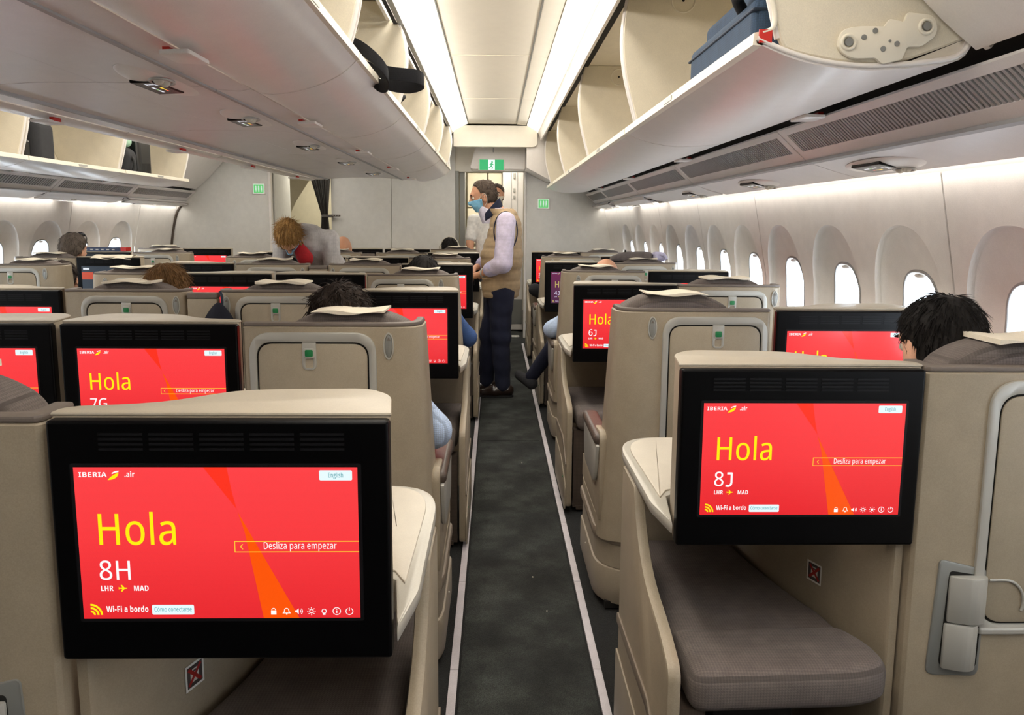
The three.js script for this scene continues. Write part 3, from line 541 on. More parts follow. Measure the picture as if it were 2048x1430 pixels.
// ------------------------------------------------------------------ the seat: wrap-around shell, flap, headrest, armrest, body
function ringShape(a, b) { return (z0, z1, bev) => extZ(a, z0, z1, bev, { holes: [b] }); }
function seatProto(o) {
  const t = new THREE.Group(), W = o.W, R = o.aisle ? .10 : .05;
  const TOP = 1.088, th = .032;
  // plan of the shell: back wall with a rounded corner towards the aisle
  const wing = o.aisle ? -.17 : -.10;
  const plan = o.aisle
    ? [[W, 0, .012], [0, 0, R * 1.5], [0, wing, .012], [th, wing, .012], [th, -th, R * 1.1], [W, -th, .005]]
    : [[W, 0, R], [0, 0, .02], [0, wing, .008], [th, wing, .008], [th, -th, .02], [W - th, -th, R * .6], [W - th, wing, .01], [W, wing, .01]];
  const flare = (g) => { const p = g.attributes.position; for (let i = 0; i < p.count; i++) { const y = p.getY(i), k = Math.max(0, Math.min(1, (.15 - p.getX(i)) / .15)); if (o.aisle && y > .9) p.setX(i, p.getX(i) + k * .05 * (y - .9) / .19 * (y - .9) / .19); } return g; };
  part('shell', flare(extY(plan, .26, TOP, .004, { seg: 1, curve: 14 })), M.shell, t);
  part('shell_rim', flare(extY(plan, TOP, TOP + .011, .004, { seg: 2, curve: 14 })), M.shellRim, t);
  // stowage flap on the back: silver frame, dark joint, door, latch with a green window
  const fx = o.fx, fw = .36, fy0 = .525, fy1 = 1.072;
  const fr = part('flap_frame', [extZ(rrect(fx, fx + fw, fy0, fy1, .065), -.002, .0075, .003, { holes: [rrect(fx + .021, fx + fw - .021, fy0 + .02, fy1 - .028, .046)], curve: 12 })], M.silver, t);
  part('joint', [box2(fx + .015, fx + fw - .015, fy0 + .014, fy1 - .022, -.001, .0012)], M.gap, fr);
  const dr = part('flap_door', [extZ(rrect(fx + .0255, fx + fw - .0255, fy0 + .0245, fy1 - .0325, .043), .0012, .0055, .002, { curve: 12 })], M.door, t);
  const lc = fx + fw / 2 + .01, ly = fy1 - .03;
  const la = part('latch', [extZ([[lc - .02, ly - .078, .016], [lc + .02, ly - .078, .016], [lc + .02, ly + .002, .003], [lc - .02, ly + .002, .003]], .0045, .0085, .0015, { holes: [rrect(lc - .0115, lc + .0115, ly - .072, ly - .046, .006)] })], M.silver, dr);
  part('latch_window', [extZ(rrect(lc - .016, lc + .016, ly - .044, ly - .014, .008), .008, .0105, .001)], M.silver, la);
  part('latch_indicator', [extZ(rrect(lc - .0115, lc + .0115, ly - .039, ly - .019, .005), .0095, .0118, .0008)], M.green, la);
  // oval reading lamp plate
  const oy = 1.033, el = (rx, ry) => { const a = []; for (let i = 0; i < 28; i++) a.push([o.ox + rx * Math.cos(i / 28 * 6.2832), oy + ry * Math.sin(i / 28 * 6.2832)]); return a; };
  const ov = part('oval_plate', [extZ(el(.0155, .039), -.001, .004, .001, { holes: [el(.0115, .034)] })], M.silver, t);
  part('oval_insert', [extZ(el(.0105, .033), 0, .0032, .001)], M.silverDark, ov);
  part('oval_mark', [extZ([[o.ox - .006, oy + .016], [o.ox + .006, oy + .016], [o.ox, oy + .026]], .003, .0042)], M.shellRim, ov);
  // headrest rising above the shell, with its cloth cover
  const c0 = o.hx ?? W * .43, dome = (hw, tw, y0, yt) => [[c0 - hw, y0, .02], [c0 + hw, y0, .02], [c0 + hw, yt - .055, .05], [c0 + tw, yt, .06], [c0 - tw, yt, .06], [c0 - hw, yt - .055, .05]];
  const hr = part('headrest', [extZ(dome(.205, .105, .80, o.ht ?? 1.143), -.175, -.05, .022, { seg: 3, curve: 12 })], M.fabric, t);
  part('headrest_piping', [extZ(dome(.185, .085, .80, (o.ht ?? 1.143) - .021), -.07, -.038, .012, { seg: 3, curve: 12 })], M.fabricDark, hr);
  const wob = (x) => .004 * Math.sin(x * 37 + o.W * 50), strip = []; for (let i = 0; i <= 12; i++) { const x = c0 - .105 + .21 * i / 12; strip.push([[x, (o.ht ?? 1.143) + .004 + wob(x)], [x, (o.ht ?? 1.143) - .002 + wob(x + .3)]]); }
  part('headrest_cover', [extZ([...strip.map((s) => s[0]), ...strip.map((s) => s[1]).reverse()], -.19, -.028)], M.linen, t);
  // cushions in front of the shell
  part('back_cushion', [rbox2(.045, W - .05, .40, .86, -.17, -.036, .04)], M.fabric, t);
  part('seat_cushion', [rbox2(.05, W - .05, .34, .455, -.56, -.16, .035)], M.fabric, t);
  // body and base wrapped round the corner
  const bodyPlan = (e, zf) => [[W, e * .3, .01], [-e, e * .3, R * 1.5 + .02], [-e, zf - e, .03], [W, zf - e, .01]];
  const zf = -.58;
  part('body', extY(bodyPlan(0, zf), .285, .335, .006, { seg: 1, curve: 14 }), M.shell, t);
  part('body_band', extY(bodyPlan(.008, zf), .245, .285, .008, { seg: 2, curve: 14 }), M.band, t);
  part('lower_body', extY(bodyPlan(-.002, zf), .155, .246, .003, { seg: 1, curve: 14 }), M.shellLow, t);
  part('base_skirt', extY(bodyPlan(.005, zf), .022, .155, .006, { seg: 2, curve: 14 }), M.shellLow, t);
  part('base_plinth', [box2(.03, W - .02, .004, .03, zf + .03, -.03)], M.gap, t);
  if (o.aisle) {
    part('side_panel', extX([[-.58, .33, .01], [-.58, .43, .02], [-.47, .44, .05], [-.40, .62, .06], [-.05, .66, .05], [-.05, .33, .01]].map(([z, y, r]) => [z, y - .002, r]), .001, .03, .006), M.shell, t);
    part('arm_panel', extX([[-.45, .605, .012], [-.05, .605, .012], [-.10, .45, .05], [-.41, .45, .05]], -.012, .0005, .004), M.silver, t);
    part('armrest', [rbox2(-.018, .046, .60, .64, -.46, -.06, .018)], M.leather, t);
    part('indicator_led', [mv(new THREE.SphereGeometry(.004, 8, 6), -.006, .12, -.35)], M.tableTop, t);
  } else {
    // table arm hinge in its recessed silver plate, on the side of the seat next to the screen
    const hx = o.px0;
    const pl = part('hinge_plate', [extZ([[hx, .43, .02], [hx + .115, .425, .02], [hx + .115, .665, .008], [hx + .012, .69, .012]], -.002, .004, .002)], M.silverDark, t);
    part('hinge_slot', [extZ([[hx + .026, .447, .02], [hx + .108, .44, .02], [hx + .112, .652, .01], [hx + .034, .665, .01]], .0035, .0048)], M.gap, pl);
    const hp = (a, b, c, d, r) => extY([[hx + a, .003, .004], [hx + b, .003, .004], [hx + b, .018, .012], [hx + (a + b) / 2 + .01, .03, .02], [hx + a, .012, .006]], c, d, .004, { seg: 2, curve: 8 });
    part('hinge_cap', [hp(.034, .112, .552, .655)], M.silver, t);
    part('hinge_arm', [hp(.03, .10, .447, .549)], M.silver, t);
    const arc = []; for (let i = 0; i <= 14; i++) { const a = Math.PI / 2 - i / 14 * Math.PI * .62; arc.push([hx + .15 + .045 * Math.cos(a), .595 + .05 * Math.sin(a), .008]); }
    part('pull_loop', [tube([[hx + .118, .645, .008], ...arc], .0032, 30, 8)], M.silver, t);
    part('side_rail', [rbox2(hx + .105, W - .03, .523, .5245 + .014, .001, .012, .005)], M.silver, t);
  }
  return t;
}
// ------------------------------------------------------------------ the console: screen housing, table, footwell with ottoman
function consoleProto(o) {
  const t = new THREE.Group(), xm = o.aisle ? 0 : .031, x0 = .03, x1 = .527, y0 = .722, y1 = 1.094;
  const hp = (e) => [[x0 - e, -.012], [x1 + e, -.012, .003], [x1 + e, -.04, .02], ...curvePts([[x1 - .02, -.055], [x1 - .13, -.085], [x1 - .22, -.165], [x1 - .30, -.185]], 12).map((p) => [p[0], p[1]]), [x0 + .06 - e, -.19 - e, .03], [x0 + .016 - e, -.14, .03]];
  part('screen_housing', extY(hp(0), y0, y1 + .004, .005, { seg: 2, curve: 8 }), M.shell, t);
  part('housing_lid', extY(hp(.002), y1 + .001, y1 + .0085, .004, { seg: 2, curve: 8 }), M.top, t);
  const bz = part('monitor_bezel', [rbox2(x0, x1, y0, y1, -.022, .008, .006, 3)], M.black, t);
  const slats = []; for (let k = 0; k < 5; k++) for (let r = 0; r < 4; r++) { const a = x0 + .065 + k * .073, w = .064; slats.push(box2(a, a + w, 1.050 + r * .0075, 1.0535 + r * .0075, .0075, .0092)); }
  part('vent_slots', slats, M.blackMatt, bz);
  part('screen_gasket', [extZ(rrect(.283 - .212, .283 + .212, .9075 - .123, .9075 + .123, .004), .0075, .0086, 0, { holes: [rrect(.283 - .207, .283 + .207, .9075 - .118, .9075 + .118, .002)] })], M.blackMatt, bz);
  // side table behind the screen
  part('table_rim', extY([[Math.max(xm, .022), .004], [xm, -.12, .02], [xm, -.58, .10], [.06 + xm, -.665, .06], [.50, -.665, .01], [.50, -.20], [.09, -.20], [.045, -.16], [.028, -.03]], .745, .772, .006, { seg: 2, curve: 10 }), M.tableRim, t);
  part('table_top', extY([[Math.max(xm + .02, .026), -.14, .01], [xm + .02, -.56, .09], [.075 + xm, -.645, .05], [.49, -.645, .01], [.49, -.21], [.09, -.21], [.05, -.19]], .770, .7765, .003, { seg: 2, curve: 10 }), M.tableTop, t);
  // footwell: side wall that curves from the far corner to the screen
  const wall = curvePts([[.352, -.655], [.367, -.50], [.407, -.33], [.457, -.17], [.497, -.045], [.508, -.024]], 20), wo = wall.map(([x, z]) => [x + .016, z]);
  part('footwell_wall', extY([...wall, ...wo.reverse()], .025, .72), M.shell, t);
  part('footwell_back', [box2(.032, .385, .025, .744, -.668, -.655)], M.shell, t);
  if (o.sticker) { const s = new THREE.PlaneGeometry(.05, .05); const m = new THREE.Mesh(s, stickerMat); m.name = 'no_luggage_sticker'; m.position.set(.4305, .548, -.245); m.rotation.y = -Math.PI / 2 + .33; m.userData.label = 'square sticker with a red cross over a suitcase'; shade(m); t.add(m); }
  // ottoman
  part('ottoman_cushion', extY([[.036, -.645, .02], [.335, -.645, .03], [.352, -.50, .05], [.388, -.33, .05], [.432, -.19, .03], [.445, -.075, .02], [.04, -.075, .02]], .395, .472, .016, { seg: 3, curve: 8 }), M.fabric, t);
  part('ottoman_bolster', extY([[.046, -.09, .03], [.43, -.10, .03], [.468, -.03, .04], [.475, .065, .05], [.40, .10, .05], [.046, .115, .04]], .405, .496, .030, { seg: 4, curve: 8 }), M.fabric, t);
  part('ottoman_leg', [box2(.034, .085, .02, .405, .02, .085), box2(.05, .13, .01, .03, -.02, .09)], M.leather, t);
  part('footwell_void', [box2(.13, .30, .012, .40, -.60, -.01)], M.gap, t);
  if (o.aisle) {
    part('aisle_panel', extX([[-.48, .03, .01], [.125, .03, .03], [.125, .515, .03], [.02, .55, .06], [-.16, .575, .10], [-.27, .66, .08], [-.31, .744, .003], [-.48, .744, .003]], -.004, .024, .007, { seg: 2, curve: 10 }), M.shell, t);
    part('panel_band', extX([[-.482, .33, .01], [-.05, .345, .02], [.127, .26, .02], [.127, .235, .01], [-.05, .315, .02], [-.482, .30, .01]], -.009, -.0035, .002), M.band, t);
    part('base_skirt', extX([[-.482, .02, .01], [.128, .02, .03], [.128, .15, .03], [-.1, .215, .05], [-.482, .225, .01]], -.010, -.0042, .002), M.shellLow, t);
    part('indicator_led', [mv(new THREE.SphereGeometry(.0035, 8, 6), -.0105, .155, .02)], M.green, t);
  } else part('inner_panel', [box2(.033, .045, .03, .744, -.64, -.03)], M.shell, t);
  return t;
}
const P_ = {
  outer: seatProto({ W: .555, aisle: true, fx: .176, ox: .141, hx: .262, ht: 1.124 }),
  outerTall: seatProto({ W: .57, aisle: true, fx: .20, ox: .165, hx: .255, ht: 1.143 }),
  inner: seatProto({ W: .505, aisle: false, fx: .072, ox: .468, hx: .25, px0: .012, ht: 1.126 }),
  innerNear: seatProto({ W: .53, aisle: false, fx: .135, ox: .512, hx: .27, px0: .048 }),
  consA: consoleProto({ aisle: true, sticker: true }),
  consB: consoleProto({ aisle: false }),
};
function deepClone(p) { const c = p.clone(true); return c; }
for (const k of Object.keys(P_)) {
  const m = deepClone(P_[k]); mirrorThing(m); P_[k + 'M'] = m;
}
function placeSeat(kind, x, D, label, group) {
  const g = deepClone(P_[kind]); g.name = numbered('business_seat'); g.position.set(x, 0, -D); g.userData = { label, category: 'seat', group }; scene.add(g); return g;
}
function placeConsole(kind, x, D, label, scr, seat, group, big) {
  const g = deepClone(P_[kind]); g.name = numbered('screen_console'); g.position.set(x, 0, -D); g.userData = { label, category: 'screen console', group }; scene.add(g);
  const m = kind.endsWith('M') ? -1 : 1;
  const s = new THREE.Mesh(new THREE.PlaneGeometry(.413, .235), screenMat(scr, seat, big)); s.name = 'screen'; s.position.set(m * .283, .9075, .0092); shade(s); g.add(s);
  s.userData.label = scr === 'off' ? 'black switched-off screen' : scr === 'news' ? 'dark screen showing a picture menu' : scr === 'dim' ? 'dimmed purple welcome screen' : 'red welcome screen reading Hola';
  if (scr === 'on') { const c = V(x + m * .283, .9075, -D + .02); rectLight(.40, .23, c, c.clone().add(V(0, 0, 1)), new THREE.Color(1, .07, .06), SCREEN_LIGHT); }
  return g;
}
const LINE = 1.115, CD = (k) => 1.15 + LINE * k, RD = (k) => 1.58 + LINE * k, LD = (k) => 2.03 + LINE * k;
const mx = (x) => 2 * XC - x;
// right-hand block
const GS = 'beige business seats in rows', GC = 'seat-back screens in rows';
placeConsole('consA', .346, RD(0), 'screen console reading Hola 8J, beside the aisle on the right', 'on', '8J', GC, true);
placeSeat('innerNear', .876, RD(0), 'beige window seat at the right edge, under the dark-haired passenger', GS);
placeSeat('outerTall', .372, RD(1), 'beige aisle seat behind the 8J screen, empty, with grey headrest and white cover', GS);
placeConsole('consBM', 1.487, RD(1), 'screen console in front of the dark-haired passenger by the right windows', 'on', '', GC);
placeConsole('consA', .346, RD(2), 'screen console reading Hola 6J on the right', 'on', '6J', GC);
placeSeat('inner', .876, RD(2), 'beige window seat to the right of the 6J screen', GS);
placeSeat('outer', .372, RD(3), 'beige aisle seat of the passenger whose leg sticks into the aisle', GS);
placeConsole('consBM', 1.475, RD(3), 'screen console by the right windows beyond the 6J screen', 'on', '', GC);
placeConsole('consA', .346, RD(4), 'screen console with dimmed purple screen reading 4J', 'dim', '4J', GC);
placeSeat('inner', .876, RD(4), 'beige window seat topped by a dark headrest and a lilac jacket', GS);
placeSeat('outer', .372, RD(5), 'beige aisle seat between the dim 4J screen and the farthest right screen', GS);
placeConsole('consBM', 1.475, RD(5), 'black-topped screen console by the right windows, farther than the lilac jacket', 'off', '', GC);
placeConsole('consA', .346, RD(6), 'farthest right screen console with red screen, in front of the bulkhead', 'on', '2J', GC);
placeSeat('inner', .876, RD(6), 'farthest right window seat, in front of the bulkhead', GS);
// centre block, right half
placeConsole('consAM', -.125, CD(0), 'nearest screen console reading Hola 8H, bottom left', 'on', '8H', GC, true);
placeSeat('innerNearM', -.662, CD(0), 'beige seat at the left edge of the picture, beside the 8H screen', GS);
placeSeat('outerM', -.162, CD(1), 'beige seat of the curly-haired passenger, beside the 7G screen', GS);
placeConsole('consB', -1.256, CD(1), 'screen console reading Hola 7G', 'on', '7G', GC, true);
placeConsole('consAM', -.125, CD(2), 'screen console in front of the curly-haired passenger', 'on', '', GC);
placeSeat('innerM', -.662, CD(2), 'beige centre seat with a dark cloth hanging at its left corner', GS);
placeSeat('outerM', -.162, CD(3), 'beige aisle seat of the black-haired passenger in the centre block', GS);
placeConsole('consB', -1.253, CD(3), 'right one of the two adjoining centre screen consoles in mid cabin', 'on', '', GC);
placeConsole('consAM', -.125, CD(4), 'screen console beside the hands of the standing man', 'on', '', GC);
placeSeat('innerM', -.662, CD(4), 'beige centre seat to the right of the bending blonde woman', GS);
placeSeat('outerM', -.162, CD(5), 'beige aisle seat just in front of the headphones wearer\'s row', GS);
placeConsole('consB', -1.253, CD(5), 'black centre screen console right of the bald passenger', 'off', '', GC);
placeConsole('consAM', -.125, CD(6), 'dark screen console by the right aisle in front of the headphones wearer', 'off', '', GC);
placeSeat('innerM', -.662, CD(6), 'far beige centre seat right of the bald passenger', GS);
placeSeat('outerM', -.162, CD(7), 'farthest centre seat, used by the passenger with white headphones', GS);
placeConsole('consB', -1.253, CD(7), 'farthest black centre screen console at the grey bulkhead, right one', 'off', '', GC);
// centre block, left half
placeSeat('inner', mx(-.662), CD(0), 'beige seat beyond the left edge of the picture', GS);
placeConsole('consBM', -1.219, CD(1), 'screen console at the left edge, next to the 7G screen', 'on', '', GC, true);
placeSeat('outer', mx(-.162), CD(1), 'beige seat left of the console pair by the 7G screen', GS);
placeConsole('consA', mx(-.125), CD(2), 'screen console at the left edge in the row of the brown-haired passenger', 'on', '', GC);
placeSeat('inner', mx(-.662), CD(2), 'beige centre seat of the brown-haired passenger on the left', GS);
placeConsole('consBM', -1.219, CD(3), 'left one of the two adjoining centre screen consoles in mid cabin', 'on', '', GC);
placeSeat('outer', mx(-.162), CD(3), 'beige seat by the left aisle beyond the brown-haired passenger', GS);
placeConsole('consA', mx(-.125), CD(4), 'black screen console by the left aisle, below the red screen', 'off', '', GC);
placeSeat('inner', mx(-.662), CD(4), 'beige centre seat just below the bending blonde woman', GS);
placeConsole('consBM', -1.219, CD(5), 'black centre screen console left of the bald passenger', 'off', '', GC);
placeSeat('outer', mx(-.162), CD(5), 'beige seat by the left aisle, left of the bending blonde woman', GS);
placeConsole('consA', mx(-.125), CD(6), 'far dark screen console by the left aisle', 'off', '', GC);
placeSeat('inner', mx(-.662), CD(6), 'beige centre seat of the bald passenger', GS);
placeConsole('consBM', -1.219, CD(7), 'farthest black centre screen console at the grey bulkhead, left one', 'off', '', GC);
placeSeat('outer', mx(-.162), CD(7), 'farthest centre seat next to the left aisle', GS);
// panels that close the gap between the two inner seats of a row
for (const [k, l] of [[2, 'beige divider panel right of the brown-haired passenger'], [4, 'beige divider panel below the bending blonde woman'], [6, 'beige divider panel in the far centre row by the bald passenger']])
  { const t = thing('seat_divider', l, 'divider', [XC, 0, -CD(k)]); part('panel', [extZ(rrect(-.062, .062, .02, 1.06, .006), -.05, -.006, .003)], M.door, t); part('cap', [rbox2(-.063, .063, 1.06, 1.085, -.052, -.004, .006)], M.shellRim, t); }
// left-hand block
placeSeat('outerM', mx(.372), LD(3), 'beige seat at the left edge with brown hair showing past its side', GS);
placeConsole('consB', mx(1.475), LD(3), 'screen console by the left windows, at the picture edge', 'off', '', GC);
placeConsole('consAM', mx(.346), LD(4), 'screen console with a dark picture menu, left of centre', 'news', '', GC);
placeSeat('innerM', mx(.876), LD(4), 'beige seat of the grey-haired woman by the left windows', GS);
placeSeat('outerM', mx(.372), LD(5), 'beige seat by the left aisle, left of the far red screen', GS);
placeConsole('consB', mx(1.475), LD(5), 'screen console with navy print by the left windows', 'off', '', GC);
placeConsole('consAM', mx(.346), LD(6), 'far left screen console with red screen, under the toilet sign', 'on', '', GC);
placeSeat('innerM', mx(.876), LD(6), 'farthest left window seat', GS);

// ------------------------------------------------------------------ bulkheads, doorway, galley at the far end
function picTex(w, h, f) { const c = document.createElement('canvas'); c.width = w; c.height = h; f(c.getContext('2d')); const t = new THREE.CanvasTexture(c); t.colorSpace = THREE.SRGBColorSpace; return t; }
{
  const B = 9.7, g = structGroup('wall_bulkhead', 'pale bulkheads that close the cabin in front');
  struct('bulkhead_panel', extZ(rrect(.37, 1.72, 0, 2.42, .01), -B - .06, -B, .004), M.bulkhead, null, g);
  struct('bulkhead_panel', extZ(rrect(mx(1.72), mx(.22), 0, 2.42, .01), -B - .06, -B, .004), M.bulkhead, null, g);
  struct('bulkhead_panel', extZ(rrect(XC + .003, -.475, 0, 2.42, .004), -B - .02, -B + .04, .003), M.bulkhead, null, g);
  struct('bulkhead_panel', extZ(rrect(-1.945, XC - .003, 0, 2.42, .004), -B - .02, -B + .04, .003), M.bulkhead, null, g);
  struct('door_jamb', [rbox2(-.475, -.435, 0, 2.0, -B - .06, -B + .03, .006), rbox2(-.43, -.365, 0, 2.0, -B - .3, -B - .05, .004)], M.silverDark, null, g);
  struct('door_jamb', [rbox2(.345, .37, 0, 2.42, -B - .06, -B + .02, .006)], M.bin, null, g);
  struct('door_jamb', [rbox2(mx(.22), mx(.22) + .03, 0, 2.42, -B - .06, -B + .02, .006)], M.bin, null, g);
  struct('edge_strip', [tube([[mx(1.405), .9, -B + .01], [mx(1.375), 1.2, -B + .01], [mx(1.30), 1.5, -B + .01], [mx(1.22), 1.62, -B + .01]], .014, 24, 8)], M.leather, null, g);
  // header over the right-hand doorway
  struct('header_panel', [extZ([[-.475, 1.99, .02], [.37, 1.99, .02], [.37, 2.42], [-.475, 2.42]], -B - .05, -B + .02, .004)], M.ceiling, null, g);
  struct('header_panel', [extZ([[mx(.22), 1.99, .02], [-1.945, 1.99, .02], [-1.945, 2.42], [mx(.22), 2.42]], -B - .05, -B + .02, .004)], M.ceiling, null, g);
  struct('header_box', [extZ([[-.30, 2.0, .05], [.345, 2.0, .02], [.345, 2.28, .03], [-.22, 2.28, .08]], -B + .03, -B + .34, .012)], M.bin, null, g);
  struct('header_ceiling', [box2(-.475, .52, 2.40, 2.43, -B, -9.1)], M.ceiling, null, g);
  struct('header_ceiling', [box2(mx(.52), -1.945, 2.40, 2.43, -B, -9.1)], M.ceiling, null, g);
  struct('header_return', [extZ([[.345, 2.0], [.62, 1.86], [.64, 1.88], [.64, 2.40], [.345, 2.40]], -B + .02, -9.05, .004)], M.bin, null, g);
  // galley beyond the doorway
  struct('galley_ceiling', box2(XC - 2.8, XC + 2.8, 2.34, 2.4, -13, -B - .07), M.ceiling, null, g);
  const dg = struct('galley_door', [rbox2(.10, .36, .02, 2.2, -11.1, -10.3, .01)], M.bin, null, g);
  struct('kick_plate', [box2(.094, .10, .1, .42, -11.05, -10.35), box2(.11, .35, .1, .42, -10.3, -10.294)], M.silverDark, null, g);
  struct('door_groove', [box2(.20, .206, .45, 2.1, -10.3, -10.296), box2(.275, .281, .45, 2.1, -10.3, -10.296)], M.grey, null, g);
  for (const [y, h] of [[1.95, .07], [1.78, .05], [1.7, .04]]) struct('door_latch', [rbox2(.225, .25, y, y + h, -10.3, -10.288, .004)], M.silver, null, g);
  struct('threshold', [rbox2(.06, .30, .004, .03, -9.75, -9.66, .01)], M.silver, null, g);
  for (const [x0, x1, y0, y1] of [[-.40, -.12, 1.62, 2.1], [-.10, .09, 1.62, 2.1], [-.40, -.12, 1.1, 1.6], [-.10, .09, 1.1, 1.6], [-.40, .09, .1, 1.05]]) struct('galley_cupboard', extZ(rrect(x0, x1, y0, y1, .015), -12.2, -11.7, .006), M.cream, null, g);
  // behind the left-hand doorway: entrance door lining
  struct('entrance_lining', extZ([[-3.4, 0], [-2.2, 0], [-2.2, 2.3], [-2.55, 2.3], [-2.95, 1.7], [-3.2, 1.2]], -12.2, -12.1), M.cream, null, g);
  struct('entrance_panel', [rbox2(-2.28, -2.12, 1.15, 2.1, -11.6, -11.5, .02)], M.cream, null, g);
  struct('small_plaque', [rbox2(-2.62, -2.50, 1.70, 1.735, -12.098, -12.09, .003)], M.grey, null, g);
  struct('galley_side', [rbox2(-2.98, -2.76, .02, 2.3, -11.0, -10.2, .01)], M.bulkhead, null, g);
  struct('galley_side_panel', [rbox2(-2.90, -2.80, 1.55, 2.0, -10.2, -10.188, .004)], M.grey, null, g);
  rectLight(.5, .5, V(-.05, 2.33, -10.1), V(-.05, 0, -10.1), new THREE.Color(1, .95, .85), 14);
  rectLight(.5, .5, V(-.05, 2.33, -10.95), V(-.05, 0, -11.0), new THREE.Color(1, .95, .85), 22);
  rectLight(.5, .5, V(-2.4, 2.33, -11.3), V(-2.4, 0, -11.3), new THREE.Color(1, .95, .82), 16);
  const gl = new THREE.MeshStandardMaterial({ color: '#fff', emissive: new THREE.Color(1, .95, .85), emissiveIntensity: 1.2 });
  struct('galley_light', [box2(-.3, .2, 2.335, 2.345, -10.35, -9.85)], gl, null, g);
  struct('galley_light', [box2(-.3, .2, 2.335, 2.345, -11.2, -10.7)], gl, null, g);
  struct('galley_light', [box2(-2.65, -2.15, 2.335, 2.345, -11.55, -11.05)], gl, null, g);
}
{
  const exitTex = picTex(256, 110, (g) => {
    g.fillStyle = '#18b36a'; g.fillRect(0, 0, 256, 110); g.fillStyle = '#f2fff8'; g.fillRect(92, 0, 72, 110);
    g.fillStyle = '#18b36a'; g.beginPath(); g.arc(134, 26, 9, 0, 7); g.fill(); g.lineWidth = 9; g.strokeStyle = '#18b36a'; g.lineCap = 'round';
    g.beginPath(); g.moveTo(130, 40); g.lineTo(124, 66); g.lineTo(138, 80); g.lineTo(134, 96); g.moveTo(124, 66); g.lineTo(112, 82); g.lineTo(102, 82); g.moveTo(130, 42); g.lineTo(146, 54); g.moveTo(128, 42); g.lineTo(112, 52); g.stroke();
  });
  const t = thing('exit_sign', 'green and white running-man exit sign over the right aisle', 'exit sign', [-.045, 2.05, -9.345]);
  part('case', [rbox2(-.15, .15, -.062, .062, -.03, 0, .006)], M.bin, t);
  const f = raw('sign_face', new THREE.PlaneGeometry(.275, .115), new THREE.MeshStandardMaterial({ color: '#0a120e', emissive: '#fff', emissiveMap: exitTex, emissiveIntensity: 1.0, roughness: .4 }), t); f.position.z = .0015;
  part('hanger', [cyl(.006, .006, .3, .02, .29, -.015, 8)], M.grey, t);
  const wcTex = picTex(128, 110, (g) => {
    g.fillStyle = '#e2f6df'; g.fillRect(0, 0, 128, 110); g.fillStyle = '#6fe07c'; g.fillRect(8, 8, 112, 94); g.fillStyle = '#eafff0';
    for (const x of [32, 64, 96]) { g.beginPath(); g.arc(x, 30, 8, 0, 7); g.fill(); g.fillRect(x - 8, 40, 16, 30); g.fillRect(x - 7, 66, 5, 24); g.fillRect(x + 2, 66, 5, 24); }
  });
  const wm = new THREE.MeshStandardMaterial({ color: '#101612', emissive: '#fff', emissiveMap: wcTex, emissiveIntensity: .75, roughness: .4 });
  for (const [x, y, l] of [[.575, 1.625, 'lit green toilet sign on the right-hand bulkhead'], [-2.80, 1.775, 'lit green toilet sign on the left-hand bulkhead']]) {
    const s = thing('toilet_sign', l, 'toilet sign', [x, y, -9.695], 'green toilet signs');
    part('case', [rbox2(-.075, .075, -.065, .065, -.004, .012, .006)], M.bin, s);
    const q = raw('sign_face', new THREE.PlaneGeometry(.13, .112), wm, s); q.position.z = .0135;
  }
}
{
  // gathered curtain with its tie
  const t = thing('curtain', 'dark grey curtain gathered beside the centre bulkhead at the left aisle', 'curtain', [-2.03, 0, -9.60]);
  const rows = []; for (let i = 0; i <= 30; i++) { const y = 2.05 - 1.95 * i / 30, k = Math.abs(y - 1.46), w = .035 + .10 * Math.min(1, Math.pow(k / .55, 1.1)) * (y > 1.46 ? 1 : .5); const r = []; for (let j = 0; j <= 60; j++) { const u = j / 60 - .5; r.push(V(.02 + u * 2 * w - (y > 1.46 ? .05 * Math.min(1, k / .5) : 0), y, .018 * Math.sin(u * 48) + .01 * Math.sin(u * 21 + y * 4))); } rows.push(r); }
  const g = gridGeo(rows); const m2 = M.curtain.clone(); m2.side = THREE.DoubleSide; part('cloth', [g], m2, t);
  part('tie_band', [rbox(.13, .035, .06, .01, .05, 1.46, 0)], M.curtain, t);
  part('tie_strap', [rbox(.13, .022, .012, .004, .14, 1.465, .02)], M.leather, t);
  part('tie_studs', [0, 1, 2].map((k) => mv(new THREE.SphereGeometry(.007, 8, 6), .12 + k * .03, 1.467, .028)), M.silver, t);
  const c = thing('crew_seat', 'folding crew seat seen through the left doorway', 'crew seat', [-2.62, 0, -11.4]);
  part('backrest', [extZ(rrect(-.21, .21, .72, 1.27, .06), -.05, .05, .02)], M.top, c);
  part('frame', [tube([[.235, .3, 0], [.235, 1.2, 0], [.2, 1.29, 0], [-.2, 1.29, 0]], .014, 30, 8)], M.shellRim, c);
  part('seat_pan', [rbox2(-.2, .2, .55, .72, -.06, .06, .02)], M.top, c);
  part('pedestal', [box2(-.12, .12, .004, .55, -.05, .05)], M.silverDark, c);
}
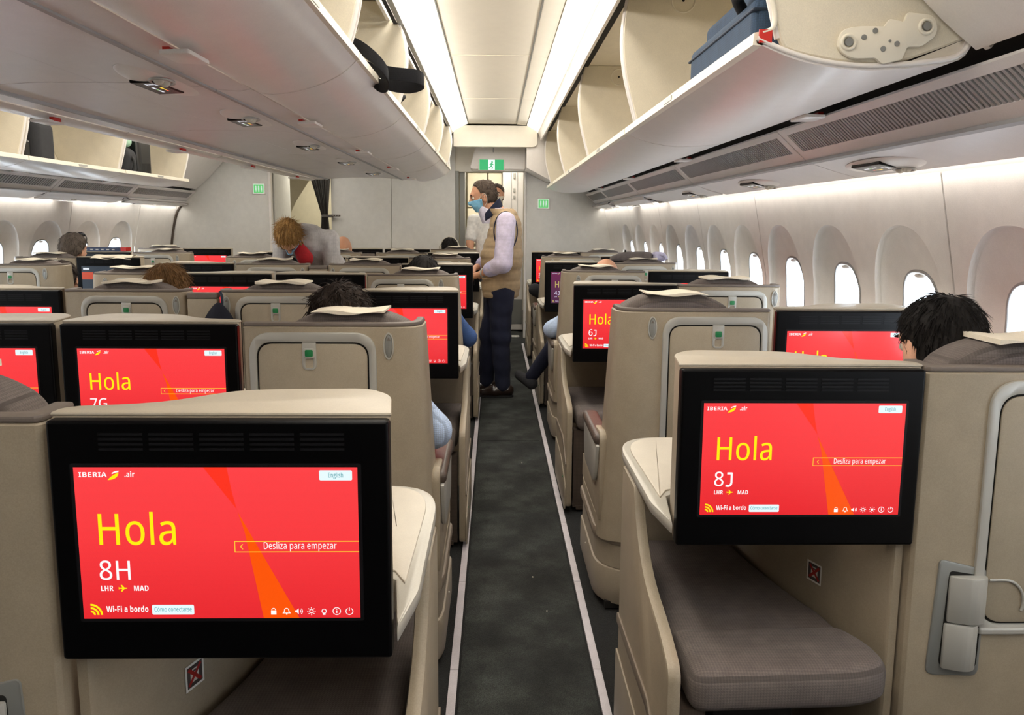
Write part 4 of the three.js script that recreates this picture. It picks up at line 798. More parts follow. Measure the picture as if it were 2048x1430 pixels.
// ------------------------------------------------------------------ luggage in the bins
const navy = S({ map: fabricMap([42, 64, 88], .2), roughness: .8, bumpMap: weaveBump, bumpScale: .001 }), navyDark = S({ color: '#1d2c40', roughness: .7 });
const blackFab = S({ map: fabricMap([34, 34, 37], .2), roughness: .85, bumpMap: weaveBump, bumpScale: .001 }), glossBlack = S({ color: '#17181b', roughness: .25, clearcoat: .5 });
{
  const t = thing('suitcase', 'dark blue soft suitcase lying in the nearest right-hand bin', 'suitcase', [.83, 1.752, -2.42]);
  part('body', [rbox2(-.185, .17, .004, .20, -.34, .34, .03)], navy, t);
  part('front_pocket', [rbox2(-.15, .12, .19, .262, -.28, .29, .025)], navy, t);
  part('zip_piping', [rbox2(-.189, .172, .160, .168, -.343, .343, .004), rbox2(-.152, .122, .198, .205, -.283, .293, .003)], navyDark, t);
  const w = part('wheel', [mv(new THREE.CylinderGeometry(.026, .026, .02, 18).rotateZ(Math.PI / 2), -.15, .035, -.352)], M.rubber, t); part('wheel_hub', [mv(new THREE.CylinderGeometry(.012, .012, .024, 12).rotateZ(Math.PI / 2), -.15, .035, -.352)], M.silverDark, w);
  part('carry_handle', [tube([[-.16, .20, .16], [-.19, .225, .2], [-.19, .225, .3], [-.15, .20, .335]], .016, 20, 8)], M.rubber, t);
}
{
  const t = thing('duffel_bag', 'dark grey bag with black straps looping over the centre bin lip', 'bag', [-.63, 1.862, -2.95]);
  part('body', [rbox2(-.16, .13, .018, .20, -.22, .22, .07, 5)], blackFab, t);
  part('label_patch', [rbox2(.126, .134, .09, .15, .05, .13, .003)], M.grey, t);
  const band = (pts, w) => { const c = new THREE.CatmullRomCurve3(pts.map((p) => V(...p))); const P = c.getPoints(24); const up = P.map((p) => p.clone().add(V(0, w / 2, .01))), dn = P.map((p) => p.clone().add(V(0, -w / 2, -.01))), off = (a, d) => a.map((p) => p.clone().add(V(d, 0, d))); return gridGeo([up, dn, off(dn, -.007), off(up, -.007), up]); };
  const dbl = blackFab.clone(); dbl.side = THREE.DoubleSide;
  part('strap', [band([[.08, .12, .12], [.16, .11, .14], [.225, .07, .11], [.255, .03, .04], [.235, .005, -.03], [.20, .02, -.06], [.17, .06, -.04]], .042)], dbl, t);
  part('strap', [band([[.10, .10, -.10], [.18, .07, -.06], [.27, .05, -.04], [.35, .045, -.06], [.365, .035, -.12], [.31, .025, -.17], [.22, .04, -.18], [.15, .08, -.17]], .042)], dbl, t);
}
{
  const t = thing('small_bag', 'small black bag peeking out of a centre bin beyond the hanging straps', 'bag', [-.63, 1.848, -4.35]);
  part('body', [rbox2(-.12, .14, .012, .18, -.1, .12, .06, 4)], blackFab, t); part('carry_handle', [tube([[.1, .15, -.05], [.15, .19, 0], [.1, .15, .05]], .01, 14, 6)], M.rubber, t);
  const u = thing('travel_bag', 'navy bag standing upright in the farthest centre bin', 'bag', [-.62, 1.85, -6.9]);
  part('body', [rbox2(-.12, .12, .012, .30, -.12, .12, .05, 4)], S({ map: fabricMap([50, 60, 92], .2), roughness: .85 }), u); part('top_handle', [tube([[-.04, .29, 0], [0, .33, 0], [.04, .29, 0]], .01, 14, 6)], M.rubber, u);
  const b = thing('backpack', 'black backpack standing in a left-hand bin', 'backpack', [mx(.80), 1.745, -5.72]);
  part('body', [rbox2(-.17, .17, .006, .33, -.15, .12, .07, 5)], blackFab, b); part('top_pocket', [rbox2(-.13, .14, .27, .40, -.1, .1, .05, 5)], blackFab, b); part('front_pocket', [rbox2(-.12, .13, .03, .19, .10, .16, .03, 4)], glossBlack, b); part('grab_loop', [tube([[-.04, .39, 0], [0, .43, 0], [.04, .39, 0]], .01, 14, 6)], M.rubber, b);
  const c = thing('cabin_suitcase', 'glossy black hard suitcase in the farthest open left-hand bin', 'suitcase', [mx(.80), 1.745, -7.32]);
  part('body', [rbox2(-.17, .17, .006, .36, -.13, .13, .04, 4)], glossBlack, c); part('ribs', [-.08, 0, .08].map((x) => rbox2(x - .012, x + .012, .03, .34, .125, .137, .005)), glossBlack, c); part('carry_handle', [tube([[-.05, .355, 0], [0, .385, 0], [.05, .355, 0]], .009, 14, 6)], M.rubber, c);
  const d = thing('soft_bag', 'dark bag beside the black suitcase in the left-hand bin', 'bag', [mx(.78), 1.745, -7.02]);
  part('body', [rbox2(-.17, .17, .006, .26, -.12, .13, .08, 5)], blackFab, d); part('shoulder_strap', [tube([[.15, .2, 0], [.2, .12, .05], [.18, .04, .05]], .012, 14, 6)], M.rubber, d);
  const e = thing('green_pouch', 'pale green cloth pouch on top of the dark bag in the left-hand bin', 'pouch', [mx(.79), 2.007, -7.04]);
  part('body', [rbox2(-.13, .14, .002, .13, -.1, .12, .05, 5)], S({ map: fabricMap([160, 196, 168], .12), roughness: .9 }), e); part('drawstring', [tube([[.1, .12, .1], [.15, .08, .13], [.14, .02, .14]], .006, 14, 6)], M.linen, e);
}
// things lying on the seats
{
  const t = thing('dark_cloth', 'dark navy cloth hanging over a seat corner left of the curly-haired passenger', 'cloth', [-1.15, .875, -CD(2) + .02]);
  const pts = []; const g = new THREE.SphereGeometry(1, 24, 16).scale(.06, .10, .03); const p = g.attributes.position; for (let i = 0; i < p.count; i++) { const y = p.getY(i), k = 1 + .25 * Math.sin(p.getX(i) * 90 + y * 40) * .5; p.setX(i, p.getX(i) * (1.25 - y * 6)); p.setZ(i, p.getZ(i) * k + .012); } g.computeVertexNormals();
  part('cloth_drape', [mv(g, 0, .075, .01)], S({ map: fabricMap([24, 26, 38], .2), roughness: .95 }), t);
  part('hook_loop', [tube([[.01, .15, .01], [.012, .20, .012], [.004, .22, .008]], .006, 12, 6)], navyDark, t);
  const j = thing('lilac_jacket', 'folded lilac jacket over the headrest of a far right window seat', 'jacket', [1.26, 1.10, -RD(4) - .13]);
  const jl = S({ map: fabricMap([176, 172, 196], .1), roughness: .95, bumpMap: weaveBump, bumpScale: .001 });
  part('folded_body', [rbox2(-.05, .05, .003, .075, -.07, .06, .03, 4)], jl, j); part('sleeve', [tube([[0, .06, .05], [.03, .05, .07], [.045, .02, .08]], .014, 14, 8)], jl, j);
  const k = thing('grey_pillow', 'dark grey pillow lying on the seat top beside the lilac jacket', 'pillow', [1.06, 1.10, -RD(4) - .14]);
  part('pillow_case', [extZ([[-.17, .003, .02], [.14, .003, .02], [.14, .075, .02], [-.06, .075, .03], [-.17, .035, .03]], -.06, .06, .015, { seg: 3 })], M.fabricDark, k); part('pillow_tag', [box2(-.068, -.056, .072, .09, .03, .034)], M.gap, k);
  const m = thing('magazine', 'navy and red printed magazine lying on a left-hand screen console', 'magazine', [mx(1.19), 1.1035, -LD(5) - .06]);
  part('cover', [rbox2(-.20, .20, 0, .035, -.05, .05, .004)], S({ color: '#1b2748', roughness: .5 }), m); part('red_corner', [rbox2(.15, .202, .001, .036, -.051, .0515, .002)], M.red, m); part('print_marks', [0, 1, 2, 3, 4].map((q) => box2(-.13 + q * .05, -.105 + q * .05, .012, .022, .0505, .0515)), M.tableTop, m);
  const n = thing('newspaper', 'crumpled sheet of paper lying over the dark picture-menu screen', 'paper', [mx(.6), 1.104, -LD(4) - .045]);
  const rows = []; for (let i = 0; i <= 6; i++) { const r = []; for (let q = 0; q <= 20; q++) { const x = -.16 + .32 * q / 20; r.push(V(x, .006 + .005 * Math.sin(x * 34 + i) - (i > 4 ? .012 * (i - 4) : 0), -.06 + .12 * i / 6)); } rows.push(r); } const pm = M.linen.clone(); pm.side = THREE.DoubleSide;
  part('sheet', [gridGeo(rows)], pm, n); part('folded_edge', [rbox2(-.16, .16, .002, .007, -.062, -.05, .002)], M.linen, n);
}

// ------------------------------------------------------------------ people: smooth distance fields meshed with surface nets
function sdfGeo(fn, lo, hi, cell) {
  const n = [0, 1, 2].map((i) => Math.ceil((hi[i] - lo[i]) / cell) + 1), [nx, ny, nz] = n, val = new Float32Array(nx * ny * nz);
  for (let k = 0, q = 0; k < nz; k++) for (let j = 0; j < ny; j++) for (let i = 0; i < nx; i++, q++) val[q] = fn(lo[0] + i * cell, lo[1] + j * cell, lo[2] + k * cell);
  const id = new Int32Array(nx * ny * nz).fill(-1), pos = [], idx = [], at = (i, j, k) => (k * ny + j) * nx + i;
  for (let k = 0; k < nz - 1; k++) for (let j = 0; j < ny - 1; j++) for (let i = 0; i < nx - 1; i++) {
    let c = 0, sx = 0, sy = 0, sz = 0; const v = []; let m = 0;
    for (let b = 0; b < 8; b++) { v[b] = val[at(i + (b & 1), j + (b >> 1 & 1), k + (b >> 2))]; if (v[b] < 0) m |= 1 << b; }
    if (m === 0 || m === 255) continue;
    for (let a = 0; a < 8; a++) for (const d of [1, 2, 4]) { if (a & d) continue; const b = a | d; if ((v[a] < 0) === (v[b] < 0)) continue; const t = v[a] / (v[a] - v[b]); sx += (a & 1) + (d === 1 ? t : 0); sy += (a >> 1 & 1) + (d === 2 ? t : 0); sz += (a >> 2) + (d === 4 ? t : 0); c++; }
    id[at(i, j, k)] = pos.length / 3; pos.push(lo[0] + (i + sx / c) * cell, lo[1] + (j + sy / c) * cell, lo[2] + (k + sz / c) * cell);
  }
  const quad = (a, b, c, d, f) => { if (a < 0 || b < 0 || c < 0 || d < 0) return; f ? idx.push(a, b, c, a, c, d) : idx.push(a, c, b, a, d, c); };
  for (let k = 1; k < nz - 1; k++) for (let j = 1; j < ny - 1; j++) for (let i = 1; i < nx - 1; i++) {
    const s = val[at(i, j, k)] < 0;
    if (s !== val[at(i + 1, j, k)] < 0) quad(id[at(i, j - 1, k - 1)], id[at(i, j, k - 1)], id[at(i, j, k)], id[at(i, j - 1, k)], s);
    if (s !== val[at(i, j + 1, k)] < 0) quad(id[at(i - 1, j, k - 1)], id[at(i - 1, j, k)], id[at(i, j, k)], id[at(i, j, k - 1)], s);
    if (s !== val[at(i, j, k + 1)] < 0) quad(id[at(i - 1, j - 1, k)], id[at(i, j - 1, k)], id[at(i, j, k)], id[at(i - 1, j, k)], s);
  }
  const g = new THREE.BufferGeometry(); g.setAttribute('position', new THREE.Float32BufferAttribute(pos, 3)); g.setIndex(idx); g.computeVertexNormals(); return g;
}
const smin = (a, b, k) => { const h = Math.max(k - Math.abs(a - b), 0) / k; return Math.min(a, b) - h * h * k * .25; };
const cap = (a, b, ra, rb, sz = 1, sx = 1) => {                // tapered capsule, optionally flattened
  const d = [b[0] - a[0], b[1] - a[1], b[2] - a[2]], l = (d[0] / sx) ** 2 + d[1] ** 2 + (d[2] / sz) ** 2;
  return (x, y, z) => { const px = (x - a[0]) / sx, py = y - a[1], pz = (z - a[2]) / sz, t = Math.max(0, Math.min(1, (px * d[0] / sx + py * d[1] + pz * d[2] / sz) / (l || 1))); return Math.hypot(px - d[0] / sx * t, py - d[1] * t, pz - d[2] / sz * t) - ra - (rb - ra) * t; };
};
const ell = (c, r) => { const m = Math.min(...r); return (x, y, z) => { const a = (x - c[0]) / r[0], b = (y - c[1]) / r[1], d = (z - c[2]) / r[2], l = Math.hypot(a, b, d); return (l - 1) * m * (l > 1 ? 1 : 1); }; };
const uni = (list, k) => (x, y, z) => { let v = 1e3; for (const f of list) v = smin(v, f(x, y, z), k); return v; };
const lerp3 = (a, b, t) => a.map((v, i) => v + (b[i] - v) * t);
function framed(fn, mat) { const e = mat.clone().invert().elements; return (x, y, z) => fn(e[0] * x + e[4] * y + e[8] * z + e[12], e[1] * x + e[5] * y + e[9] * z + e[13], e[2] * x + e[6] * y + e[10] * z + e[14]); }
// a head at the origin: centre between the ears, face towards +z, about 23 cm high
const headFn = uni([ell([0, .03, -.012], [.076, .088, .096]), ell([0, -.035, .03], [.058, .072, .058]), cap([0, -.085, .055], [0, -.07, .05], .022, .03), cap([0, .018, .09], [0, -.026, .108], .008, .0135), ell([.076, -.012, -.005], [.012, .034, .02]), ell([-.076, -.012, -.005], [.012, .034, .02]), cap([0, -.06, -.02], [0, -.15, -.035], .052, .055), cap([-.03, .03, .08], [.03, .03, .08], .011, .011), cap([-.018, -.058, .078], [.018, -.058, .078], .009, .009)], .022);
const hnoise = (x, y, z, f) => Math.sin(x * f + 1.3 * Math.sin(y * f * .7)) * Math.sin(y * f * .9 + 2 + Math.sin(z * f * .6)) * Math.sin(z * f * 1.1 + 4);
function hairFn(o) {                                          // o: thickness, curl amplitude and frequency, hairline
  const cr = ell([0, .034, -.016], [.079, .09, .1]), back = o.flat ? ell([0, -.015, -.036], [.071, .06, .066]) : ell([0, -.03, -.045], [.070, .07, .068]);
  return (x, y, z) => {
    let v = smin(cr(x, y, z), back(x, y, z), .03) - o.t - o.amp * hnoise(x, y, z, o.f) - (o.strand ?? .0015) * Math.sin(Math.atan2(x, y + .02) * 34 + z * 20);
    if (o.receding) { const yy = Math.max(-.06, Math.min(.12, y)); v = Math.max(v, (z - .004 - .42 * yy - .006 * Math.sin(x * 90)) * .8); if (y < .0) v = Math.max(v, z + .022 + y * .2); }
    else v = Math.max(v, (z - .035) * .75 - (y - (o.line ?? .06)) * .66);      // clear of the face
    v = Math.max(v, -(y + (o.nape ?? .085)));
    if (o.thin) v = Math.max(v, -(Math.hypot(x, (z - .03) * .7) - o.thin) * .7 * (y > .03 ? 1 : 0) - (y > .03 ? 0 : 1));
    return v;
  };
}
const skin = (c) => S({ map: paintMap(c, .06), roughness: .55, sheen: .15 });
const SK = { light: skin([222, 170, 142]), tan: skin([204, 150, 118]), mid: skin([196, 146, 116]) };
const hairMat = (c) => S({ map: noiseTex(128, (x, y, r) => { const f = .65 + .5 * Math.abs(Math.sin(x * .42 + 2 * Math.sin(y * .05))) + .35 * (r() - .5); return c.map((v) => Math.min(255, v * f)); }, true, 9), roughness: .78, specularIntensity: .6, bumpMap: grainBump, bumpScale: .0012 });
const HM = { black: hairMat([22, 18, 16]), dark: hairMat([40, 29, 22]), brown: hairMat([120, 88, 52]), blonde: hairMat([178, 138, 84]), grey: hairMat([96, 86, 78]), greyDark: hairMat([78, 66, 56]) };
const clothMat = (c, k = .12) => S({ map: fabricMap(c, k), roughness: .95, bumpMap: weaveBump, bumpScale: .001 });
const CL = { blue: clothMat([182, 200, 228]), navy: clothMat([26, 30, 52]), grey: clothMat([186, 183, 182]), white: clothMat([226, 222, 216]), dark: clothMat([38, 38, 42]), denim: clothMat([60, 88, 140]), red: clothMat([170, 32, 40]), tan: clothMat([160, 130, 94]) };
const M4 = (x, y, z, yaw, pitch = 0, roll = 0, s = 1) => new THREE.Matrix4().compose(V(x, y, z), new THREE.Quaternion().setFromEuler(new THREE.Euler(pitch, yaw, roll, 'YXZ')), V(s, s, s));
function headMesh(m, cell, fn = headFn) { const g = sdfGeo(fn, [-.105, -.19, -.13], [.105, .14, .135], cell); g.applyMatrix4(m); return g; }
function hairMesh(m, cell, o) { const e = .03 + (o.t || 0) + (o.amp || 0); const g = sdfGeo(hairFn(o), [-.085 - e, -.12, -.125 - e], [.085 + e, .13 + e, .09 + e], cell); g.applyMatrix4(m); return g; }
function strands(g, o, crown) {                               // short locks rooted on the hair surface, lying down and back from the crown
  const p = g.attributes.position, n = g.attributes.normal, pos = [], idx = [], N = o.n, K = 4; let s = 4242 + N; const r = () => { s = (s * 16807) % 2147483647; return s / 2147483647; };
  for (let q = 0; q < N; q++) {
    const i = Math.floor(r() * p.count), P = V(p.getX(i), p.getY(i), p.getZ(i)), nn = V(n.getX(i), n.getY(i), n.getZ(i)).normalize();
    let t = P.clone().sub(crown).addScaledVector(V(0, -1, 0), .05); t.addScaledVector(nn, -t.dot(nn)).normalize(); t.add(V(r() - .5, r() - .5, r() - .5).multiplyScalar(o.mess)).normalize();
    const L = o.len * (.6 + .8 * r()), w = o.w * (.6 + .7 * r()), sd = V().crossVectors(t, nn).normalize(), curl = (r() - .5) * o.curl, base = pos.length / 3;
    for (let k = 0; k <= K; k++) {
      const u = k / K, c = P.clone().addScaledVector(nn, .002 + o.lift * L * Math.sin(u * 2.2)).addScaledVector(t, L * u).addScaledVector(sd, curl * L * u * u), ww = w * (1 - u * .85);
      for (const [a, b] of [[1, 0], [-.5, .7], [-.5, -.7]]) { const v = c.clone().addScaledVector(sd, b * ww).addScaledVector(nn, a * ww * .6); pos.push(v.x, v.y, v.z); }
      if (k) for (let j = 0; j < 3; j++) { const a = base + 3 * (k - 1) + j, b = base + 3 * (k - 1) + (j + 1) % 3; idx.push(a, a + 3, b, b, a + 3, b + 3); }
    }
  }
  const h = new THREE.BufferGeometry(); h.setAttribute('position', new THREE.Float32BufferAttribute(pos, 3)); h.setIndex(idx); h.computeVertexNormals(); return h;
}
function hairPart(t, m, cell, o, mat, q = [0, 0, 0]) {
  const g = hairMesh(m, cell, o).translate(...q), crown = V(0, .125, -.05).applyMatrix4(m).add(V(...q));
  const locks = strands(g, { n: 420, len: .03, w: .0028, mess: .2, curl: .4, lift: .05, ...(o.lock ?? {}) }, crown);
  const h = part('hair', [g], mat, t), l = part('hair_locks', [locks], mat, h); l.userData.kind = 'stuff'; return h;
}
function faceParts(t, m) {                                    // eyes and mouth
  for (const s of [-1, 1]) { part('eye', [mv(new THREE.SphereGeometry(.011, 12, 8), s * .032, .006, .0795).applyMatrix4(m)], M.tableTop, t); part('iris', [mv(new THREE.SphereGeometry(.0055, 10, 6), s * .032, .006, .0865).applyMatrix4(m)], M.gap, t); part('eyebrow', [mv(new THREE.SphereGeometry(1, 10, 6).scale(.018, .004, .006), s * .032, .032, .09).applyMatrix4(m)], HM.dark, t); }
  part('mouth', [mv(new THREE.SphereGeometry(1, 12, 6).scale(.02, .004, .006), 0, -.059, .0865).applyMatrix4(m)], SK.mid, t);
}
function seated(name, label, o) {
  // passenger in a seat whose back plane is at depth o.D; head centre at [x, y] about 27 cm in front of it
  const zs = -(o.D), hz = zs - (o.dz ?? .275), hx = o.x, hy = o.top - .122, bx = o.bx ?? hx, t = thing(name, label, 'person', [bx, .456, zs - .36]);
  const m = M4(hx, hy, hz, Math.PI + (o.yaw ?? 0), o.pitch ?? .08, o.roll ?? 0), q = [-t.position.x, -t.position.y, -t.position.z];
  const Z = (d) => zs - d, sy = Math.min(hy - .235, .97), e = o.elbow;
  const lg = o.leg ?? 0, L = o.side ?? 1;                                      // +1: the open side is to the right
  const hipR = [bx + .09, .54, Z(.32)], hipL = [bx - .09, .54, Z(.32)];
  const elR = e && L > 0 ? e : [bx + .22, .70, Z(.30)], elL = e && L < 0 ? e : [bx - .22, .70, Z(.30)];
  const torso = (k) => [cap([bx, .60, Z(.27)], [hx * .4 + bx * .6, sy - .04, Z(.27)], .13 + k, .135 + k, .78, 1.25), cap([bx - .145, sy, Z(.27)], [bx + .145, sy, Z(.27)], .06 + k, .06 + k)];
  const armU = (k) => [cap([bx + .17, sy - .02, Z(.27)], elR, .05 + k, .043 + k), cap([bx - .17, sy - .02, Z(.27)], elL, .05 + k, .043 + k)];
  const hands = [[bx + .08, .68, Z(.52)], [bx - .08, .68, Z(.52)]];
  const armF = (k) => [cap(elR, hands[0], .042 + k, .03 + k), cap(elL, hands[1], .042 + k, .03 + k)];
  const kR = o.knee ?? [bx + .11, .50, Z(.78 - lg)], kL = [bx - .1, .50, Z(.78 - lg)], fR = o.foot ?? [bx + .11, .10, Z(.80 - lg * 1.9)], fL = [bx - .1, .10, Z(.80 - lg * 1.9)];
  const legs = (k) => [cap(hipR, kR, .075 + k, .058 + k), cap(hipL, kL, .075 + k, .058 + k), cap(kR, fR, .052 + k, .04 + k), cap(kL, fL, .052 + k, .04 + k)];
  const neck = cap([hx, hy - .07, hz - 0], [bx, sy + .02, Z(.275)], .052, .06);
  const body = uni([...torso(-.012), ...armU(-.012), ...armF(-.004), ...legs(-.012), neck, ...hands.map((h) => cap(h, [h[0] * .6 + bx * .4, h[1] - .01, h[2] - .07], .034, .022))], .03);
  const lo = [Math.min(bx, hx) - .34, .04, Z(1.02)], hi = [Math.max(bx, hx) + .34, hy + .02, Z(.1)];
  if (o.foot) { lo[0] = Math.min(lo[0], o.foot[0] - .15); lo[2] = Math.min(lo[2], o.foot[2] - .2); }
  if (e) { lo[0] = Math.min(lo[0], e[0] - .1); hi[0] = Math.max(hi[0], e[0] + .1); }
  const headUp = (x, y, z) => headFn(x, y, z);
  part('body', mergeGeometries([sdfGeo(body, lo, hi, .018), headMesh(m, o.cell ?? .007, headUp)].map((g) => clean(g))).translate(...q), o.skin ?? SK.light, t);
  if (o.hair) hairPart(t, m, o.cell ?? .007, o.hair, o.hairMat, q);
  const tq = new THREE.Matrix4().makeTranslation(...q).multiply(m); faceParts(t, tq);
  part('shirt', [sdfGeo(uni([...torso(.006), ...armU(.012), ...armF(.008).map((f, i) => (x, y, z) => Math.max(f(x, y, z), (i ? -1 : 1) * 0 + (Z(.47) - z)))], .03), lo, hi, .016).translate(...q)], o.shirt ?? CL.grey, t);
  part('trousers', [sdfGeo(uni(legs(.008), .03), lo, hi, .018).translate(...q)], o.trousers ?? CL.navy, t);
  for (const f of [fR, fL]) part('shoe', [sdfGeo(uni([cap([f[0], f[1] - .05, f[2] + .03], [f[0] + (o.foot && f === fR ? -.09 : 0), f[1] - .055 + (o.foot && f === fR ? .04 : 0), f[2] - .13], .044, .036)], .01), [f[0] - .2, Math.max(f[1] - .12, .002), f[2] - .26], [f[0] + .1, f[1] + .06, f[2] + .12], .012).translate(...q)], CL.dark, t);
  return t;
}
seated('person', 'passenger with short dark hair by the right windows, seen from behind', { x: 1.052, top: 1.215, D: RD(0), yaw: .16, pitch: .12, roll: -.05, cell: .005, hair: { t: .005, amp: .003, f: 60, line: .05, strand: .0008, lock: { n: 1500, len: .026, w: .0022, mess: .28, curl: .5, lift: .05 } }, hairMat: HM.black, shirt: CL.dark, bx: 1.12 });
seated('person', 'passenger with curly dark brown hair and light blue sleeve beside the 7G screen', { x: -.488, top: 1.175, D: CD(1), cell: .005, hair: { t: .014, amp: .010, f: 75, line: .05, lock: { n: 1300, len: .026, w: .0034, mess: .8, curl: 1.4, lift: .12 } }, hairMat: HM.dark, shirt: CL.blue, bx: -.44, elbow: [-.195, .72, -CD(1) - .25] });
seated('person', 'black-haired passenger low in a centre aisle seat in mid cabin', { x: -.423, top: 1.18, D: CD(3), hair: { t: .012, amp: .003, f: 50, line: .05 }, hairMat: HM.black, shirt: CL.denim, bx: -.42, elbow: [-.165, .70, -CD(3) - .3] });
{
  const t = seated('person', 'passenger with dark hair wearing white headphones at the far bulkhead', { x: -.52, top: 1.215, D: CD(7), hair: { t: .008, amp: .003, f: 50, line: .05 }, hairMat: HM.black, shirt: CL.grey, bx: -.455, leg: .16 });
  const h = thing('headphones', 'white over-ear headphones on the far dark-haired passenger', 'headphones', [-.52, 1.10, -CD(7) - .275]);
  const arc = []; for (let i = 0; i <= 16; i++) { const a = Math.PI * i / 16; arc.push([.103 * Math.cos(a), .016 + .112 * Math.sin(a), 0]); }
  part('headband', [tube(arc, .008, 32, 8)], M.tableTop, h); for (const s of [-1, 1]) part('ear_cup', [rbox(.034, .08, .07, .015, s * .104, -.005, 0)], M.tableTop, h);
}
seated('person', 'bald passenger in the far centre row in front of the grey bulkhead', { x: -1.525, top: 1.25, D: CD(6), skin: SK.tan, shirt: CL.white });
seated('person', 'brown-haired passenger leaning right in the left centre seat', { x: -1.47, top: 1.18, D: CD(2), roll: -.2, cell: .006, hair: { t: .012, amp: .003, f: 40, line: .06, nape: .12, strand: .002, lock: { n: 1100, len: .045, w: .0026, mess: .08, curl: .2, lift: .02 } }, hairMat: HM.brown, shirt: CL.white, bx: -1.52 });
{
  seated('person', 'grey-haired woman with sunglasses on her head by the left windows', { x: -3.494, top: 1.265, D: LD(4), yaw: -.3, hair: { t: .016, amp: .006, f: 45, line: .05, nape: .12 }, hairMat: HM.grey, shirt: CL.dark, bx: -3.60 });
  const h = thing('sunglasses', 'dark sunglasses pushed up on the grey-haired woman', 'sunglasses', [-3.494, 1.262, -LD(4) - .275], null, .3);
  for (const s of [-1, 1]) { part('lens', [mv(new THREE.SphereGeometry(1, 16, 8).scale(.036, .022, .012), s * .04, .006, -.055)], glossBlack, h); part('temple', [tube([[s * .075, .004, -.05], [s * .093, -.02, 0], [s * .098, -.06, .06]], .0045, 12, 6)], glossBlack, h); }
  part('bridge', [tube([[-.012, .008, -.055], [0, .012, -.057], [.012, .008, -.055]], .004, 8, 6)], glossBlack, h);
}
seated('person', 'slouching brown-haired passenger showing past a seat side at the left edge', { x: -3.03, top: 1.09, D: LD(3), dz: .33, roll: -.15, hair: { t: .014, amp: .003, f: 40, line: .06, nape: .12 }, hairMat: HM.dark, shirt: CL.dark, bx: -3.10 });
seated('person', 'balding passenger in blue shirt whose dark trouser leg sticks into the right aisle', { x: .72, top: 1.165, D: RD(3), skin: SK.tan, shirt: CL.blue, bx: .69, side: -1, elbow: [.375, .70, -RD(3) - .27], knee: [.47, .60, -5.62], foot: [.275, .26, -5.85] });
seated('person', 'passenger in black beside the aisle in the far right rows', { x: .68, top: 1.08, D: RD(5), hair: { t: .008, amp: .003, f: 50, line: .05 }, hairMat: HM.black, shirt: CL.dark, bx: .66, side: -1, elbow: [.37, .78, -RD(5) - .25] });

